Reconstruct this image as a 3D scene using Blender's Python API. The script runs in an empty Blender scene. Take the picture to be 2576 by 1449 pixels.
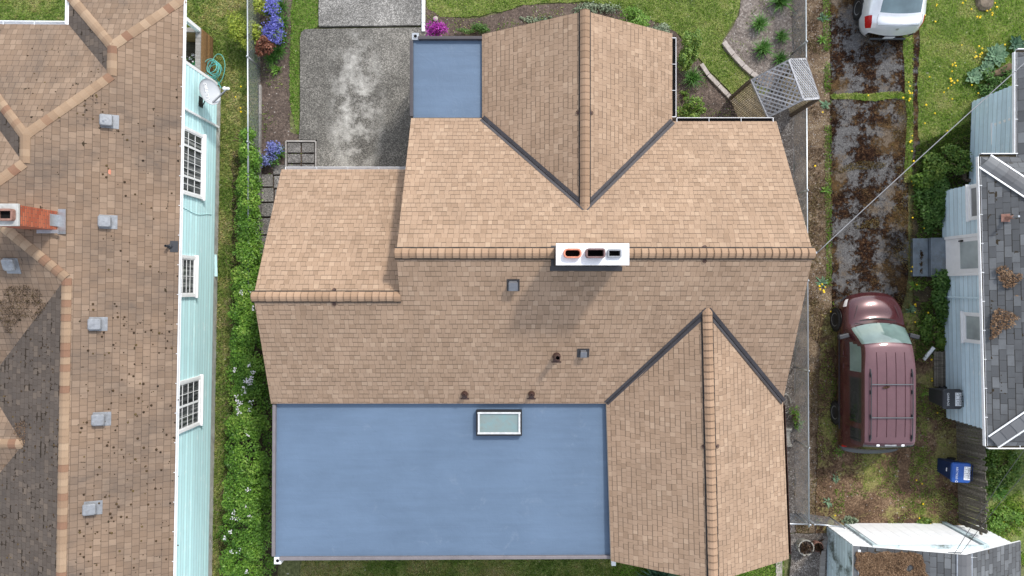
import bpy, bmesh, math, random
import numpy as np
from mathutils import Vector, Matrix, noise as mnoise

random.seed(7); RNG = np.random.default_rng(11)
SC = bpy.context.scene
COL = SC.collection
R = math.radians

# ---------------------------------------------------------------- camera, sky, sun, exposure
H = 21.5                      # height of the drone above the ground
FPX = 24.0 / 36.0 * 2576.0    # focal length in pixels of a 2576 px wide view
cam = bpy.data.cameras.new('camera'); cam.lens = 24; cam.sensor_width = 36; cam.clip_end = 500; cam.clip_start = .1
camo = bpy.data.objects.new('camera', cam); COL.objects.link(camo); camo.location = (0, 0, H); camo.rotation_euler = (0, 0, 0)
SC.camera = camo
SUN_AZ, SUN_EL = R(33), R(45.5)
w = bpy.data.worlds.new("World"); SC.world = w; w.use_nodes = True
nt = w.node_tree
for n in list(nt.nodes): nt.nodes.remove(n)
sky = nt.nodes.new('ShaderNodeTexSky'); sky.sky_type = 'NISHITA'; sky.sun_disc = False
sky.sun_elevation = SUN_EL; sky.sun_rotation = SUN_AZ; sky.air_density = 1.0; sky.dust_density = 1.0; sky.ozone_density = 1.0
bg = nt.nodes.new('ShaderNodeBackground'); bg.inputs[1].default_value = 0.15
ow = nt.nodes.new('ShaderNodeOutputWorld'); hsv = nt.nodes.new('ShaderNodeHueSaturation'); hsv.inputs['Saturation'].default_value = .42   # thin white overcast over the blue
nt.links.new(sky.outputs[0], hsv.inputs['Color']); nt.links.new(hsv.outputs[0], bg.inputs[0]); nt.links.new(bg.outputs[0], ow.inputs[0])
sl = bpy.data.lights.new('sun', 'SUN'); sl.energy = 1.42; sl.angle = R(5); sl.color = (1, .955, .89)
slo = bpy.data.objects.new('sun', sl); COL.objects.link(slo)
SUND = Vector((math.sin(SUN_AZ)*math.cos(SUN_EL), math.cos(SUN_AZ)*math.cos(SUN_EL), math.sin(SUN_EL)))
slo.rotation_euler = SUND.to_track_quat('Z', 'Y').to_euler(); slo.location = (10, 16, 30)
SC.view_settings.view_transform = 'Standard'; SC.view_settings.look = 'None'; SC.view_settings.gamma = 1
SC.view_settings.exposure = 1.24

# ---------------------------------------------------------------- measuring helpers
def P(px, py, z=0.0):
    d = H - z
    return Vector(((px - 1288) * d / FPX, (724.5 - py) * d / FPX, z))
def hit(px, py, p0, n):
    d = Vector(((px - 1288) / FPX, (724.5 - py) / FPX, -1)); o = Vector((0, 0, H))
    t = (Vector(p0) - o).dot(n) / d.dot(n)
    return o + d * t
class Plane:                       # z = z0 + gx*(x-x0) + gy*(y-y0)
    def __init__(s, p, gx, gy): s.p = Vector(p); s.gx = gx; s.gy = gy; s.n = Vector((-gx, -gy, 1)).normalized()
    def z(s, x, y): return s.p.z + s.gx*(x-s.p.x) + s.gy*(y-s.p.y)
    def at(s, x, y): return Vector((x, y, s.z(x, y)))
    def px(s, a, b): return hit(a, b, s.p, s.n)

# ---------------------------------------------------------------- node helper
class NT:
    def __init__(s, name):
        s.m = bpy.data.materials.new(name); s.m.use_nodes = True; s.nt = s.m.node_tree
        s.b = s.nt.nodes['Principled BSDF']; s.b.inputs['Roughness'].default_value = .8
        s.b.inputs['Specular IOR Level'].default_value = .3
    def n(s, t, **k):
        x = s.nt.nodes.new(t)
        for a, v in k.items(): setattr(x, a, v)
        return x
    def set(s, sock, v):
        if v is None: return
        if isinstance(v, bpy.types.NodeSocket): s.nt.links.new(v, sock)
        elif isinstance(v, (tuple, list)):
            v = tuple(v)
            if sock.type == 'RGBA' and len(v) == 3: v = v + (1,)
            sock.default_value = v
        else: sock.default_value = v
    def math(s, op, a, b=None, c=None, clamp=False):
        x = s.n('ShaderNodeMath', operation=op, use_clamp=clamp)
        for i, v in enumerate((a, b, c)): s.set(x.inputs[i], v)
        return x.outputs[0]
    def mix(s, f, a, b, blend='MIX'):
        x = s.n('ShaderNodeMix', data_type='RGBA', blend_type=blend)
        s.set(x.inputs[0], f); s.set(x.inputs[6], a); s.set(x.inputs[7], b); return x.outputs[2]
    def noise(s, vec, scale, detail=3, rough=.55, dist=0, dim='3D', out=0):
        x = s.n('ShaderNodeTexNoise', noise_dimensions=dim); s.set(x.inputs['Vector'], vec)
        x.inputs['Scale'].default_value = scale; x.inputs['Detail'].default_value = detail
        x.inputs['Roughness'].default_value = rough; x.inputs['Distortion'].default_value = dist
        return x.outputs[out]
    def vor(s, vec, scale, feature='F1', out='Distance', rnd=1.0):
        x = s.n('ShaderNodeTexVoronoi', feature=feature); s.set(x.inputs['Vector'], vec)
        x.inputs['Scale'].default_value = scale; x.inputs['Randomness'].default_value = rnd
        return x.outputs[out]
    def ramp(s, f, stops, interp='LINEAR'):
        x = s.n('ShaderNodeValToRGB'); s.set(x.inputs[0], f); cr = x.color_ramp; cr.interpolation = interp
        while len(cr.elements) < len(stops): cr.elements.new(.5)
        for e, (p, c) in zip(cr.elements, stops):
            e.position = p
            if not isinstance(c, (tuple, list)): c = (c, c, c)
            e.color = tuple(c) + (1,)
        return x.outputs[0]
    def pos(s): return s.n('ShaderNodeNewGeometry').outputs['Position']
    def obj(s): return s.n('ShaderNodeTexCoord').outputs['Object']
    def uv(s): return s.n('ShaderNodeTexCoord').outputs['UV']
    def attr(s, a): return s.n('ShaderNodeAttribute', attribute_name=a).outputs['Fac']
    def sep(s, v):
        x = s.n('ShaderNodeSeparateXYZ'); s.set(x.inputs[0], v); return x.outputs
    def comb(s, a, b, c=0.0):
        x = s.n('ShaderNodeCombineXYZ')
        for i, v in enumerate((a, b, c)): s.set(x.inputs[i], v)
        return x.outputs[0]
    def mapv(s, vec, scale=(1, 1, 1), loc=(0, 0, 0), rot=(0, 0, 0)):
        x = s.n('ShaderNodeMapping'); s.set(x.inputs[0], vec); x.inputs['Scale'].default_value = scale
        x.inputs['Location'].default_value = loc; x.inputs['Rotation'].default_value = rot; return x.outputs[0]
    def bump(s, h, strength=.5, dist=.01):
        x = s.n('ShaderNodeBump'); s.set(x.inputs['Height'], h); x.inputs['Strength'].default_value = strength
        x.inputs['Distance'].default_value = dist; s.nt.links.new(x.outputs[0], s.b.inputs['Normal'])
    def col(s, c): s.set(s.b.inputs['Base Color'], c)
    def rough(s, c): s.set(s.b.inputs['Roughness'], c)
    def metal(s, c): s.set(s.b.inputs['Metallic'], c)

def simple(name, c, rough=.6, metal=0, var=.12, scale=6, bump=0, bscale=60, dirt=None):
    t = NT(name); p = t.pos()
    n = t.noise(p, scale, 4, .6)
    c2 = tuple(max(0, x*(1-var)) for x in c); c1 = tuple(min(1, x*(1+var)) for x in c)
    k = t.ramp(n, [(.3, c2), (.7, c1)])
    if dirt: k = t.mix(t.ramp(t.noise(p, scale*.6, 5, .7), [(.52, 0), (.72, dirt[1])]), k, dirt[0])
    t.col(k); t.rough(rough); t.metal(metal)
    if bump: t.bump(t.noise(p, bscale, 3), bump, .01)
    return t.m

# ---------------------------------------------------------------- mesh builder
class MB:
    def __init__(s): s.v = []; s.f = []; s.uv = []; s.mi = []; s.rnd = []; s.mat = 0
    def face(s, pts, uv=None, rnd=None):
        i = len(s.v); s.v += [tuple(p) for p in pts]; s.f.append(tuple(range(i, i+len(pts))))
        s.uv.append(uv); s.mi.append(s.mat); s.rnd.append(random.random() if rnd is None else rnd)
    def raw(s, verts, faces, rnd=None):
        i = len(s.v); s.v += [tuple(p) for p in verts]; r = random.random() if rnd is None else rnd
        for f in faces: s.f.append(tuple(i+k for k in f)); s.uv.append(None); s.mi.append(s.mat); s.rnd.append(r)
    def box(s, c, size, rz=0, M=None, rnd=None):
        x, y, z = [k/2 for k in size]; c = Vector(c)
        vs = [Vector((a*x, b*y, d*z)) for a in (-1, 1) for b in (-1, 1) for d in (-1, 1)]
        rot = M if M is not None else Matrix.Rotation(rz, 3, 'Z')
        vs = [rot @ v + c for v in vs]
        s.raw(vs, [(0, 1, 3, 2), (4, 6, 7, 5), (0, 4, 5, 1), (2, 3, 7, 6), (0, 2, 6, 4), (1, 5, 7, 3)], rnd)
    def bar(s, a, b, w, h, up=(0, 0, 1), rnd=None):      # box beam from a to b
        a = Vector(a); b = Vector(b); d = (b-a); L = d.length
        if L < 1e-6: return
        x = d.normalized(); y = Vector(up).cross(x)
        if y.length < 1e-4: y = Vector((0, 1, 0)).cross(x)
        y.normalize(); z = x.cross(y)
        s.box((a+b)/2, (L, w, h), M=Matrix((x, y, z)).transposed(), rnd=rnd)
    def tube(s, pts, r, n=8, caps=True, rnd=None, closed=False):
        pts = [Vector(p) for p in pts]; rings = []; m = len(pts)
        rr = r if isinstance(r, (list, tuple)) else [r]*m
        prev = None
        for i, p in enumerate(pts):
            a = pts[i-1] if (i > 0 or closed) else p; b = pts[(i+1) % m] if (i < m-1 or closed) else p
            d = (b-a).normalized()
            if prev is None:
                u = d.orthogonal().normalized()
            else:
                u = prev - d*prev.dot(d)
                u = u.normalized() if u.length > 1e-5 else d.orthogonal().normalized()
            prev = u; v = d.cross(u)
            rings.append([p + (u*math.cos(2*math.pi*k/n) + v*math.sin(2*math.pi*k/n))*rr[i] for k in range(n)])
        vs = [q for ring in rings for q in ring]; fs = []
        for i in range(m-1 if not closed else m):
            j = (i+1) % m
            for k in range(n): fs.append((i*n+k, i*n+(k+1) % n, j*n+(k+1) % n, j*n+k))
        if caps and not closed: fs += [tuple(range(n-1, -1, -1)), tuple((m-1)*n+k for k in range(n))]
        s.raw(vs, fs, rnd)
    def lathe(s, prof, c=(0, 0, 0), n=24, M=None, rnd=None):   # prof: (radius, z)
        c = Vector(c); vs = []; fs = []
        for r, z in prof:
            for k in range(n):
                a = 2*math.pi*k/n; v = Vector((r*math.cos(a), r*math.sin(a), z))
                vs.append((M @ v if M is not None else v) + c)
        for i in range(len(prof)-1):
            for k in range(n): fs.append((i*n+k, i*n+(k+1) % n, (i+1)*n+(k+1) % n, (i+1)*n+k))
        fs.append(tuple(range(n-1, -1, -1))); fs.append(tuple((len(prof)-1)*n+k for k in range(n)))
        s.raw(vs, fs, rnd)
    def prism(s, poly, z0, z1, rnd=None):                  # vertical prism from 2-D polygon
        n = len(poly); a = sum(poly[i][0]*poly[(i+1) % n][1]-poly[(i+1) % n][0]*poly[i][1] for i in range(n))
        if a < 0: poly = poly[::-1]
        vs = [(p[0], p[1], z0) for p in poly] + [(p[0], p[1], z1) for p in poly]
        s.raw(vs, [tuple(range(n-1, -1, -1)), tuple(range(n, 2*n))] + [(i, (i+1) % n, n+(i+1) % n, n+i) for i in range(n)], rnd)
    def roof(s, pts, th=.14, top=0, side=1, shift=(0, 0)):
        """one roof facet: planar polygon, uv in metres along/up the slope"""
        pts = [Vector(p) for p in pts]; n = Vector((0, 0, 0))
        for i in range(len(pts)):
            a, b = pts[i], pts[(i+1) % len(pts)]
            n += Vector(((a.y-b.y)*(a.z+b.z), (a.z-b.z)*(a.x+b.x), (a.x-b.x)*(a.y+b.y)))
        n.normalize()
        if n.z < 0: n = -n; pts = pts[::-1]
        u = Vector((0, 0, 1)).cross(n)
        u = u.normalized() if u.length > 1e-4 else Vector((1, 0, 0))
        v = n.cross(u); s.mat = top
        s.face(pts, uv=[(p.dot(u)+shift[0], p.dot(v)+shift[1]) for p in pts])
        s.mat = side
        lo = [p - Vector((0, 0, th)) for p in pts]
        s.face(lo[::-1])
        for i in range(len(pts)):
            j = (i+1) % len(pts); s.face([lo[i], lo[j], pts[j], pts[i]])
        s.mat = 0
    def build(s, name, mats, parent=None, smooth=False, bevel=0, local=None):
        me = bpy.data.meshes.new(name); me.from_pydata(s.v, [], s.f)
        if not isinstance(mats, (list, tuple)): mats = [mats]
        for m in mats: me.materials.append(m)
        me.polygons.foreach_set('material_index', s.mi)
        if any(u is not None for u in s.uv):
            uvl = me.uv_layers.new(name='UVMap'); li = 0
            for f, u in zip(s.f, s.uv):
                for k in range(len(f)):
                    if u is not None: uvl.data[li].uv = u[k]
                    li += 1
        at = me.attributes.new('rnd', 'FLOAT', 'FACE'); at.data.foreach_set('value', s.rnd)
        if smooth: me.polygons.foreach_set('use_smooth', [True]*len(s.f))
        me.validate(); me.update()
        return link(name, me, parent, bevel)

def link(name, me, parent=None, bevel=0):
    o = bpy.data.objects.new(name, me); COL.objects.link(o)
    if parent is not None:
        o.parent = parent
        if parent.get('world_parts'): o.matrix_parent_inverse = Matrix.Translation(-Vector(parent['base']))
    if bevel:
        b = o.modifiers.new('bevel', 'BEVEL'); b.width = bevel; b.segments = 2; b.limit_method = 'ANGLE'
    return o

def tag(o, label=None, cat=None, group=None, kind=None):
    if label: o['label'] = label
    if cat: o['category'] = cat
    if group: o['group'] = group
    if kind: o['kind'] = kind
    return o
def thing(name, label, cat, loc=(0, 0, 0), group=None, rz=0, world=False):
    """an Empty at the thing's base; world=True: its parts are modelled in world coordinates"""
    o = bpy.data.objects.new(name, None); COL.objects.link(o); o.location = loc; o.empty_display_size = .2
    if world: base = Vector(loc); o['world_parts'] = True; o['base'] = tuple(base)
    o.rotation_euler = (0, 0, rz)
    return tag(o, label, cat, group)
def wpart(name, me_builder, mats, parent, **k): return me_builder.build(name, mats, parent, **k)
def subpart(name, mb, mats, part, **k):            # sub-part of a world part: same coordinates
    o = mb.build(name, mats, None, **k); o.parent = part; return o
def copy_tree(o, parent=None):
    c = o.copy(); COL.objects.link(c)
    if parent is not None: c.parent = parent
    for ch in list(o.children): copy_tree(ch, c)
    return c

# ---------------------------------------------------------------- fast big meshes (leaves, blades)
def big_mesh(name, V, k, mat, rnd, parent=None, smooth=False):
    """V: (n, k, 3) array of separate k-gons; rnd one value per face"""
    n = len(V); me = bpy.data.meshes.new(name)
    me.vertices.add(n*k); me.vertices.foreach_set('co', V.reshape(-1).astype(np.float32))
    me.loops.add(n*k); me.loops.foreach_set('vertex_index', np.arange(n*k, dtype=np.int32))
    me.polygons.add(n); me.polygons.foreach_set('loop_start', np.arange(0, n*k, k, dtype=np.int32))
    me.polygons.foreach_set('loop_total', np.full(n, k, dtype=np.int32))
    at = me.attributes.new('rnd', 'FLOAT', 'FACE'); at.data.foreach_set('value', rnd.astype(np.float32))
    for m in (mat if isinstance(mat, (list, tuple)) else [mat]): me.materials.append(m)
    me.update(calc_edges=True); me.validate()
    return link(name, me, parent)
def unit(a): return a/np.maximum(np.linalg.norm(a, axis=-1, keepdims=True), 1e-9)
def leaves(C, N, size, asp=.55, fold=.25):
    """diamond leaves at centres C with rough facing N"""
    n = len(C); N = unit(N + RNG.normal(0, .55, (n, 3))); d = unit(np.cross(N, RNG.normal(0, 1, (n, 3)))); s = np.cross(N, d)
    L = size*RNG.uniform(.6, 1.3, (n, 1)); W = L*asp
    b = C - d*L*.5; t = C + d*L*.5 - N*L*.12
    l = C + s*W*.5 + N*L*fold*.4 - d*L*.05; r = C - s*W*.5 + N*L*fold*.4 - d*L*.05
    return np.stack([b, l, t, r], 1)
def blob(c, rad, n, lump=.35, shell=.55, up=.0, seed=0):
    """points through an uneven crown; returns points and outward directions"""
    d = unit(RNG.normal(0, 1, (n, 3)) + np.array([0, 0, up]))
    ph = RNG.uniform(0, 6.28, 6); k = RNG.normal(0, 2.2, (6, 3))
    lum = sum(np.sin(d@k[i] + ph[i]) for i in range(6))/6
    r = (shell + (1-shell)*RNG.random((n, 1))**.6)*(1 + lump*lum[:, None]*1.6)
    return np.array(c) + d*r*np.array(rad), d
def inpoly(x, y, poly):
    p = np.array(poly); ins = np.zeros(len(x), bool); j = len(p)-1
    for i in range(len(p)):
        c = ((p[i, 1] > y) != (p[j, 1] > y)) & (x < (p[j, 0]-p[i, 0])*(y-p[i, 1])/(p[j, 1]-p[i, 1]+1e-12)+p[i, 0])
        ins ^= c; j = i
    return ins
def scatter(poly, dens):
    p = np.array(poly); x0, y0 = p.min(0); x1, y1 = p.max(0)
    n = int((x1-x0)*(y1-y0)*dens); x = RNG.uniform(x0, x1, n); y = RNG.uniform(y0, y1, n)
    k = inpoly(x, y, poly); return x[k], y[k]
def blades(x, y, z, L, W, lean=.8):
    n = len(x); a = RNG.uniform(0, 6.283, n); l = L*RNG.uniform(.5, 1.25, n); w_ = W*RNG.uniform(.7, 1.3, n)
    le = RNG.uniform(.15, 1, n)*lean; dx, dy = np.cos(a), np.sin(a)
    b = np.stack([x, y, np.full(n, z) if np.isscalar(z) else z], 1)
    sd = np.stack([-dy, dx, np.zeros(n)], 1)*w_[:, None]/2
    mid = b + np.stack([dx*l*le*.35, dy*l*le*.35, l*.6], 1)
    tip = b + np.stack([dx*l*le, dy*l*le, l*(1-.55*le)], 1)
    return np.stack([b-sd, b+sd, mid+sd*.8, tip, mid-sd*.8], 1)
def smooth_noise(x, y, s, off=0): return np.array([mnoise.noise(Vector((a*s+off, b*s, off))) for a, b in zip(x, y)])
# ================================================================ materials
def shingle_mat(name, pal, e=.135, w=.19, rnd=.75, tooth=.55, line=.55, grime=None, moss=None, joint=(.05, .035, .025), jw=.03, band=.10, reg=False, granule=.10):
    """asphalt shingles: courses of random tabs with raised teeth; uv in metres"""
    t = NT(name); u_, v_, _ = t.sep(t.uv())
    wob = t.noise(t.uv(), 1.3, 2)
    vv = t.math('ADD', t.math('DIVIDE', v_, e), t.math('MULTIPLY', wob, .12))
    row = t.math('FLOOR', vv); fv = t.math('FRACT', vv)
    rr = t.n('ShaderNodeTexWhiteNoise', noise_dimensions='1D'); t.set(rr.inputs['W'], row); rr = rr.outputs[0]
    if reg: off = t.math('ADD', t.math('MULTIPLY', row, .5), t.math('MULTIPLY', rr, .12))
    else: off = t.math('MULTIPLY', rr, 917.0)
    W = t.math('ADD', t.math('DIVIDE', u_, w), off)
    cell = t.n('ShaderNodeTexVoronoi', voronoi_dimensions='1D', feature='F1'); t.set(cell.inputs['W'], W)
    cell.inputs['Scale'].default_value = 1; cell.inputs['Randomness'].default_value = rnd
    ed = t.n('ShaderNodeTexVoronoi', voronoi_dimensions='1D', feature='DISTANCE_TO_EDGE'); t.set(ed.inputs['W'], W)
    ed.inputs['Scale'].default_value = 1; ed.inputs['Randomness'].default_value = rnd
    cid = t.n('ShaderNodeTexWhiteNoise', noise_dimensions='2D')
    t.set(cid.inputs['Vector'], t.comb(t.math('MULTIPLY', cell.outputs['W'], 3.17), t.math('MULTIPLY', row, 1.37)))
    r1, r2, r3 = t.sep(cid.outputs['Color'])
    base = t.ramp(r1, pal)
    gr = t.noise(t.uv(), 170, 2, .7)
    base = t.mix(1, base, t.ramp(gr, [(.25, 1-granule*2.2), (.75, 1+granule)]), 'MULTIPLY')
    base = t.mix(1, base, t.ramp(t.noise(t.uv(), .55, 4, .6), [(.3, .90), (.7, 1.07)]), 'MULTIPLY')
    th = t.math('GREATER_THAN', r2, 1-tooth)
    # dark butt edge of a raised tab and the thin joints between tabs
    but = t.math('MULTIPLY', t.math('LESS_THAN', fv, band), t.math('MULTIPLY_ADD', th, .8, .2))
    jn = t.math('MULTIPLY', t.math('LESS_THAN', ed.outputs['Distance'], jw), .75)
    lines = t.math('MULTIPLY', t.math('MAXIMUM', but, jn), line)
    if grime:
        g = t.ramp(t.noise(t.uv(), grime[1], 6, .68, .4), [(.40, 0), (.60, 1)])
        g2 = t.ramp(t.noise(t.mapv(t.uv(), (1, .35, 1)), grime[1]*3.2, 5, .7), [(.4, .25), (.7, 1)])
        base = t.mix(t.math('MULTIPLY', t.math('MULTIPLY', g, g2), grime[2]), base, grime[0])
    k = t.mix(lines, base, joint)
    if moss:
        mn = t.math('MULTIPLY', t.math('GREATER_THAN', t.noise(t.uv(), moss[1], 3, .7), moss[2]),
                    t.math('MAXIMUM', t.math('LESS_THAN', fv, .32), t.math('LESS_THAN', ed.outputs['Distance'], .07)))
        k = t.mix(mn, k, moss[0])
    t.col(k); t.rough(.92)
    h = t.math('ADD', t.math('MULTIPLY', t.math('SUBTRACT', 1.0, fv), .9), t.math('MULTIPLY', th, .7))
    h = t.math('SUBTRACT', h, t.math('MULTIPLY', jn, .8))
    t.bump(t.math('ADD', h, t.math('MULTIPLY', gr, .25)), .55, .012)
    return t.m

M = {}
M['tan_shingle'] = shingle_mat('tan_shingle', [(0, (.272, .182, .120)), (.10, (.310, .210, .140)), (.5, (.332, .227, .153)), (.85, (.350, .242, .165)), (1, (.395, .280, .193))], e=.134, w=.135, line=.66, grime=((.17, .12, .085), .9, .28), band=.14)
M['old_shingle'] = shingle_mat('old_shingle', [(0, (.205, .138, .092)), (.3, (.225, .154, .104)), (.75, (.245, .170, .117)), (1, (.285, .202, .140))],
    e=.178, w=.165, rnd=.5, tooth=1.0, line=.62, grime=((.092, .073, .060), .34, .95), moss=((.035, .024, .012), 3.2, .66), jw=.045, band=.075)
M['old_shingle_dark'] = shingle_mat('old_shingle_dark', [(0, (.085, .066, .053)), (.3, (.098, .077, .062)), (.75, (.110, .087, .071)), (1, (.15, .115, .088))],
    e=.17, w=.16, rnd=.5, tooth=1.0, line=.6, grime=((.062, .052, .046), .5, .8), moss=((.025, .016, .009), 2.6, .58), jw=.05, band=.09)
M['grey_shingle'] = shingle_mat('grey_shingle', [(0, (.075, .079, .083)), (.5, (.105, .11, .115)), (1, (.155, .163, .17))], e=.178, w=.30, rnd=.12, tooth=.75, line=.9,
    grime=((.055, .055, .058), .5, .75), moss=((.03, .022, .012), 2.4, .64), reg=True, jw=.022, band=.10, joint=(.018, .015, .012))
def cap_mat(name, pal):
    t = NT(name); r = t.attr('rnd'); b = t.ramp(r, pal)
    b = t.mix(1, b, t.ramp(t.noise(t.pos(), 170, 2, .7), [(.25, .8), (.75, 1.1)]), 'MULTIPLY')
    t.col(b); t.rough(.92); return t.m
M['tan_cap'] = cap_mat('tan_cap', [(0, (0.271, 0.176, 0.112)), (.5, (0.309, 0.202, 0.131)), (1, (0.342, 0.228, 0.15))])
M['cap_band'] = simple('shadow_granule_band', (.165, .108, .07), .95)  # granule line plus the shadow gap between caps, painted as one dark tone
M['old_cap'] = cap_mat('old_cap', [(0, (.20, .11, .07)), (.14, (.22, .128, .08)), (.18, (.245, .165, .106)), (.7, (.285, .197, .128)), (1, (.33, .235, .156))])
M['grey_cap'] = cap_mat('grey_cap', [(0, (.11, .11, .115)), (1, (.17, .175, .18))])
M['soffit'] = simple('soffit', (.42, .33, .25), .7)
M['vent_black'] = simple('vent_black', (.012, .011, .011), .7)
M['flash'] = simple('bronze_flashing', (.058, .053, .056), .42, .25, .15, 3)
M['flash_dark'] = simple('dark_flashing', (.045, .043, .045), .4, .2)
M['brown_metal'] = simple('brown_metal', (.075, .042, .034), .33, .35, .2, 20)
M['box_grey'] = simple('painted_grey_metal', (.16, .165, .18), .4, .2)
M['trim_grey'] = simple('grey_edge_metal', (.20, .18, .185), .42, .25, .1, 4)
M['trim_dark'] = simple('dark_edge_metal', (.075, .068, .072), .42, .25, .1, 4)
M['white'] = simple('white_paint', (.80, .80, .80), .45, 0, .05, 5)
M['white_metal'] = simple('white_metal', (.78, .79, .80), .35, 0, .06, 8, dirt=((.45, .45, .43), .35))
M['galv_white'] = simple('chalky_aluminium', (.55, .56, .56), .5, .1, .15, 9, dirt=((.25, .25, .23), .6))
M['black'] = simple('black', (.012, .012, .013), .5)
M['soot_hollow_black'] = simple('soot_hollow_black', (.004, .004, .004), 1)  # soot in the flues; plain near-black inside gutters, outlets and vent pipes
M['galv'] = simple('galvanised_steel', (.42, .44, .46), .38, .75, .12, 14)
M['galv_dull'] = simple('dull_galvanised', (.24, .25, .265), .5, .3, .18, 10, dirt=((.13, .12, .11), .5))
M['steel_blue'] = simple('weathered_sheet_metal', (.19, .225, .26), .42, .55, .28, 2.2, dirt=((.10, .085, .06), .6))
M['tan_wall'] = simple('tan_siding', (.45, .38, .30), .7)
M['conc'] = simple('foundation_concrete', (.40, .40, .38), .85, 0, .2, 5, .3, 40, dirt=((.16, .15, .12), .6))

def membrane(name, base):
    t = NT(name); p = t.pos()
    n1 = t.noise(p, .5, 4, .6); n2 = t.noise(t.mapv(p, (.6, 5, 1)), 1.2, 4, .65); n3 = t.noise(p, 1.1, 6, .75, .6)
    d = tuple(x*.90 for x in base); l = tuple(min(1, x*1.10) for x in base)
    k = t.ramp(t.math('MULTIPLY_ADD', n2, .4, t.math('MULTIPLY', n1, .6)), [(.36, d), (.64, l)])
    k = t.mix(t.ramp(n3, [(.60, 0), (.80, .22)]), k, (.34, .38, .42))
    sp = t.ramp(t.noise(p, 9, 3, .8), [(.73, 0), (.82, .25)]); k = t.mix(sp, k, (.50, .53, .55))
    x, y, _ = t.sep(p)
    seam = t.math('LESS_THAN', t.math('ABSOLUTE', t.math('SUBTRACT', t.math('FRACT', t.math('DIVIDE', t.math('ADD', y, 20.0), .93)), .5)), .007)
    k = t.mix(t.math('MULTIPLY', seam, .15), k, (.10, .14, .22))
    k = t.mix(t.ramp(t.noise(p, 2.6, 7, .8, .8), [(.58, 0), (.74, .3)]), k, tuple(c*.78 for c in base))
    t.col(k); t.rough(t.ramp(n1, [(.3, .48), (.7, .62)]))
    wr = t.noise(t.mapv(p, (1, 1, 1), rot=(0, 0, .5)), 3.2, 3, .6, 1.2)
    h = t.math('ADD', t.math('MULTIPLY', wr, .8), t.math('MULTIPLY', seam, .35))
    t.bump(t.math('MULTIPLY_ADD', t.noise(p, 60, 2), .06, h), .32, .03); return t.m
M['membrane'] = membrane('blue_roof_membrane', (.101, .149, .218))

def siding(name, base, dirty=.25, dirt=(.2, .25, .25)):
    t = NT(name); p = t.pos(); x, y, z = t.sep(p)
    st = t.noise(t.mapv(p, (1, .35, 6)), 3, 5, .7)
    k = t.ramp(st, [(.3, tuple(c*.90 for c in base)), (.7, tuple(min(1, c*1.06) for c in base))])
    wear = t.ramp(t.noise(t.mapv(p, (2, .5, 2)), 6, 6, .75), [(.565, 0), (.66, .7)])
    k = t.mix(wear, k, tuple(min(.85, c*1.25+.08) for c in base))
    low = t.math('MULTIPLY', t.ramp(t.noise(p, 1.4, 6, .75), [(.5, 0), (.75, 1)]), dirty)
    k = t.mix(low, k, dirt)
    k = t.mix(1, k, t.ramp(t.attr('rnd'), [(0, .90), (1, 1.06)]), 'MULTIPLY')
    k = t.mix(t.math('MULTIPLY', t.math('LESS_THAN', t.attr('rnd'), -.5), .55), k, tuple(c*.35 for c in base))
    t.col(k); t.rough(.55); t.bump(t.noise(t.mapv(p, (1, 1, 8)), 8, 3), .15, .01); return t.m
M['teal'] = siding('turquoise_clapboard', (.52, .77, .785), .18, (.30, .52, .54))
M['pale_blue'] = siding('pale_blue_clapboard', (.58, .72, .79), .28, (.30, .36, .37))
M['shed_blue'] = siding('algae_streaked_siding', (.50, .60, .63), 1.7, (.09, .105, .09))
M['shed_white'] = siding('white_boards', (.80, .82, .83), .12, (.55, .56, .55))

def glass_dark(name, c, rough=.06, spec=.5):
    t = NT(name); p = t.pos(); n = t.noise(p, 1.5, 3)
    t.col(t.ramp(n, [(.3, tuple(x*.7 for x in c)), (.7, tuple(x*1.2 for x in c))])); t.rough(rough)
    t.b.inputs['Specular IOR Level'].default_value = spec; return t.m
def old_pane():
    t = NT('window_glass'); n = t.noise(t.mapv(t.pos(), (3, 14, .8)), 1.0, 4, .6); t.col(t.ramp(n, [(.36, (.025, .028, .03)), (.52, (.09, .096, .10)), (.64, (.27, .275, .27))])); t.rough(.06); t.b.inputs['Specular IOR Level'].default_value = .5; return t.m
M['pane'] = old_pane()
M['pane_pale'] = glass_dark('curtained_glass', (.36, .40, .40), .15)
M['pane_blind'] = glass_dark('blind_behind_glass', (.24, .245, .25), .1)
M['car_glass'] = glass_dark('tinted_car_glass', (.012, .015, .014), .04, .6)
M['windshield'] = glass_dark('windshield_glass', (.13, .19, .175), .05, .8)
M['sky_glass'] = glass_dark('rear_glass', (.12, .175, .195), .05, .8)
def sky_light():
    t = NT('dusty_skylight_glass'); p = t.pos()
    n = t.noise(p, 3.2, 6, .7, .4); k = t.ramp(n, [(.38, (.17, .26, .265)), (.58, (.19, .235, .23)), (.72, (.15, .148, .135))])
    k = t.mix(t.ramp(t.noise(p, 45, 3, .7), [(.60, 0), (.72, .5)]), k, (.16, .18, .17))
    t.col(k); t.rough(.3); return t.m
M['skylight'] = sky_light()

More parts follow.
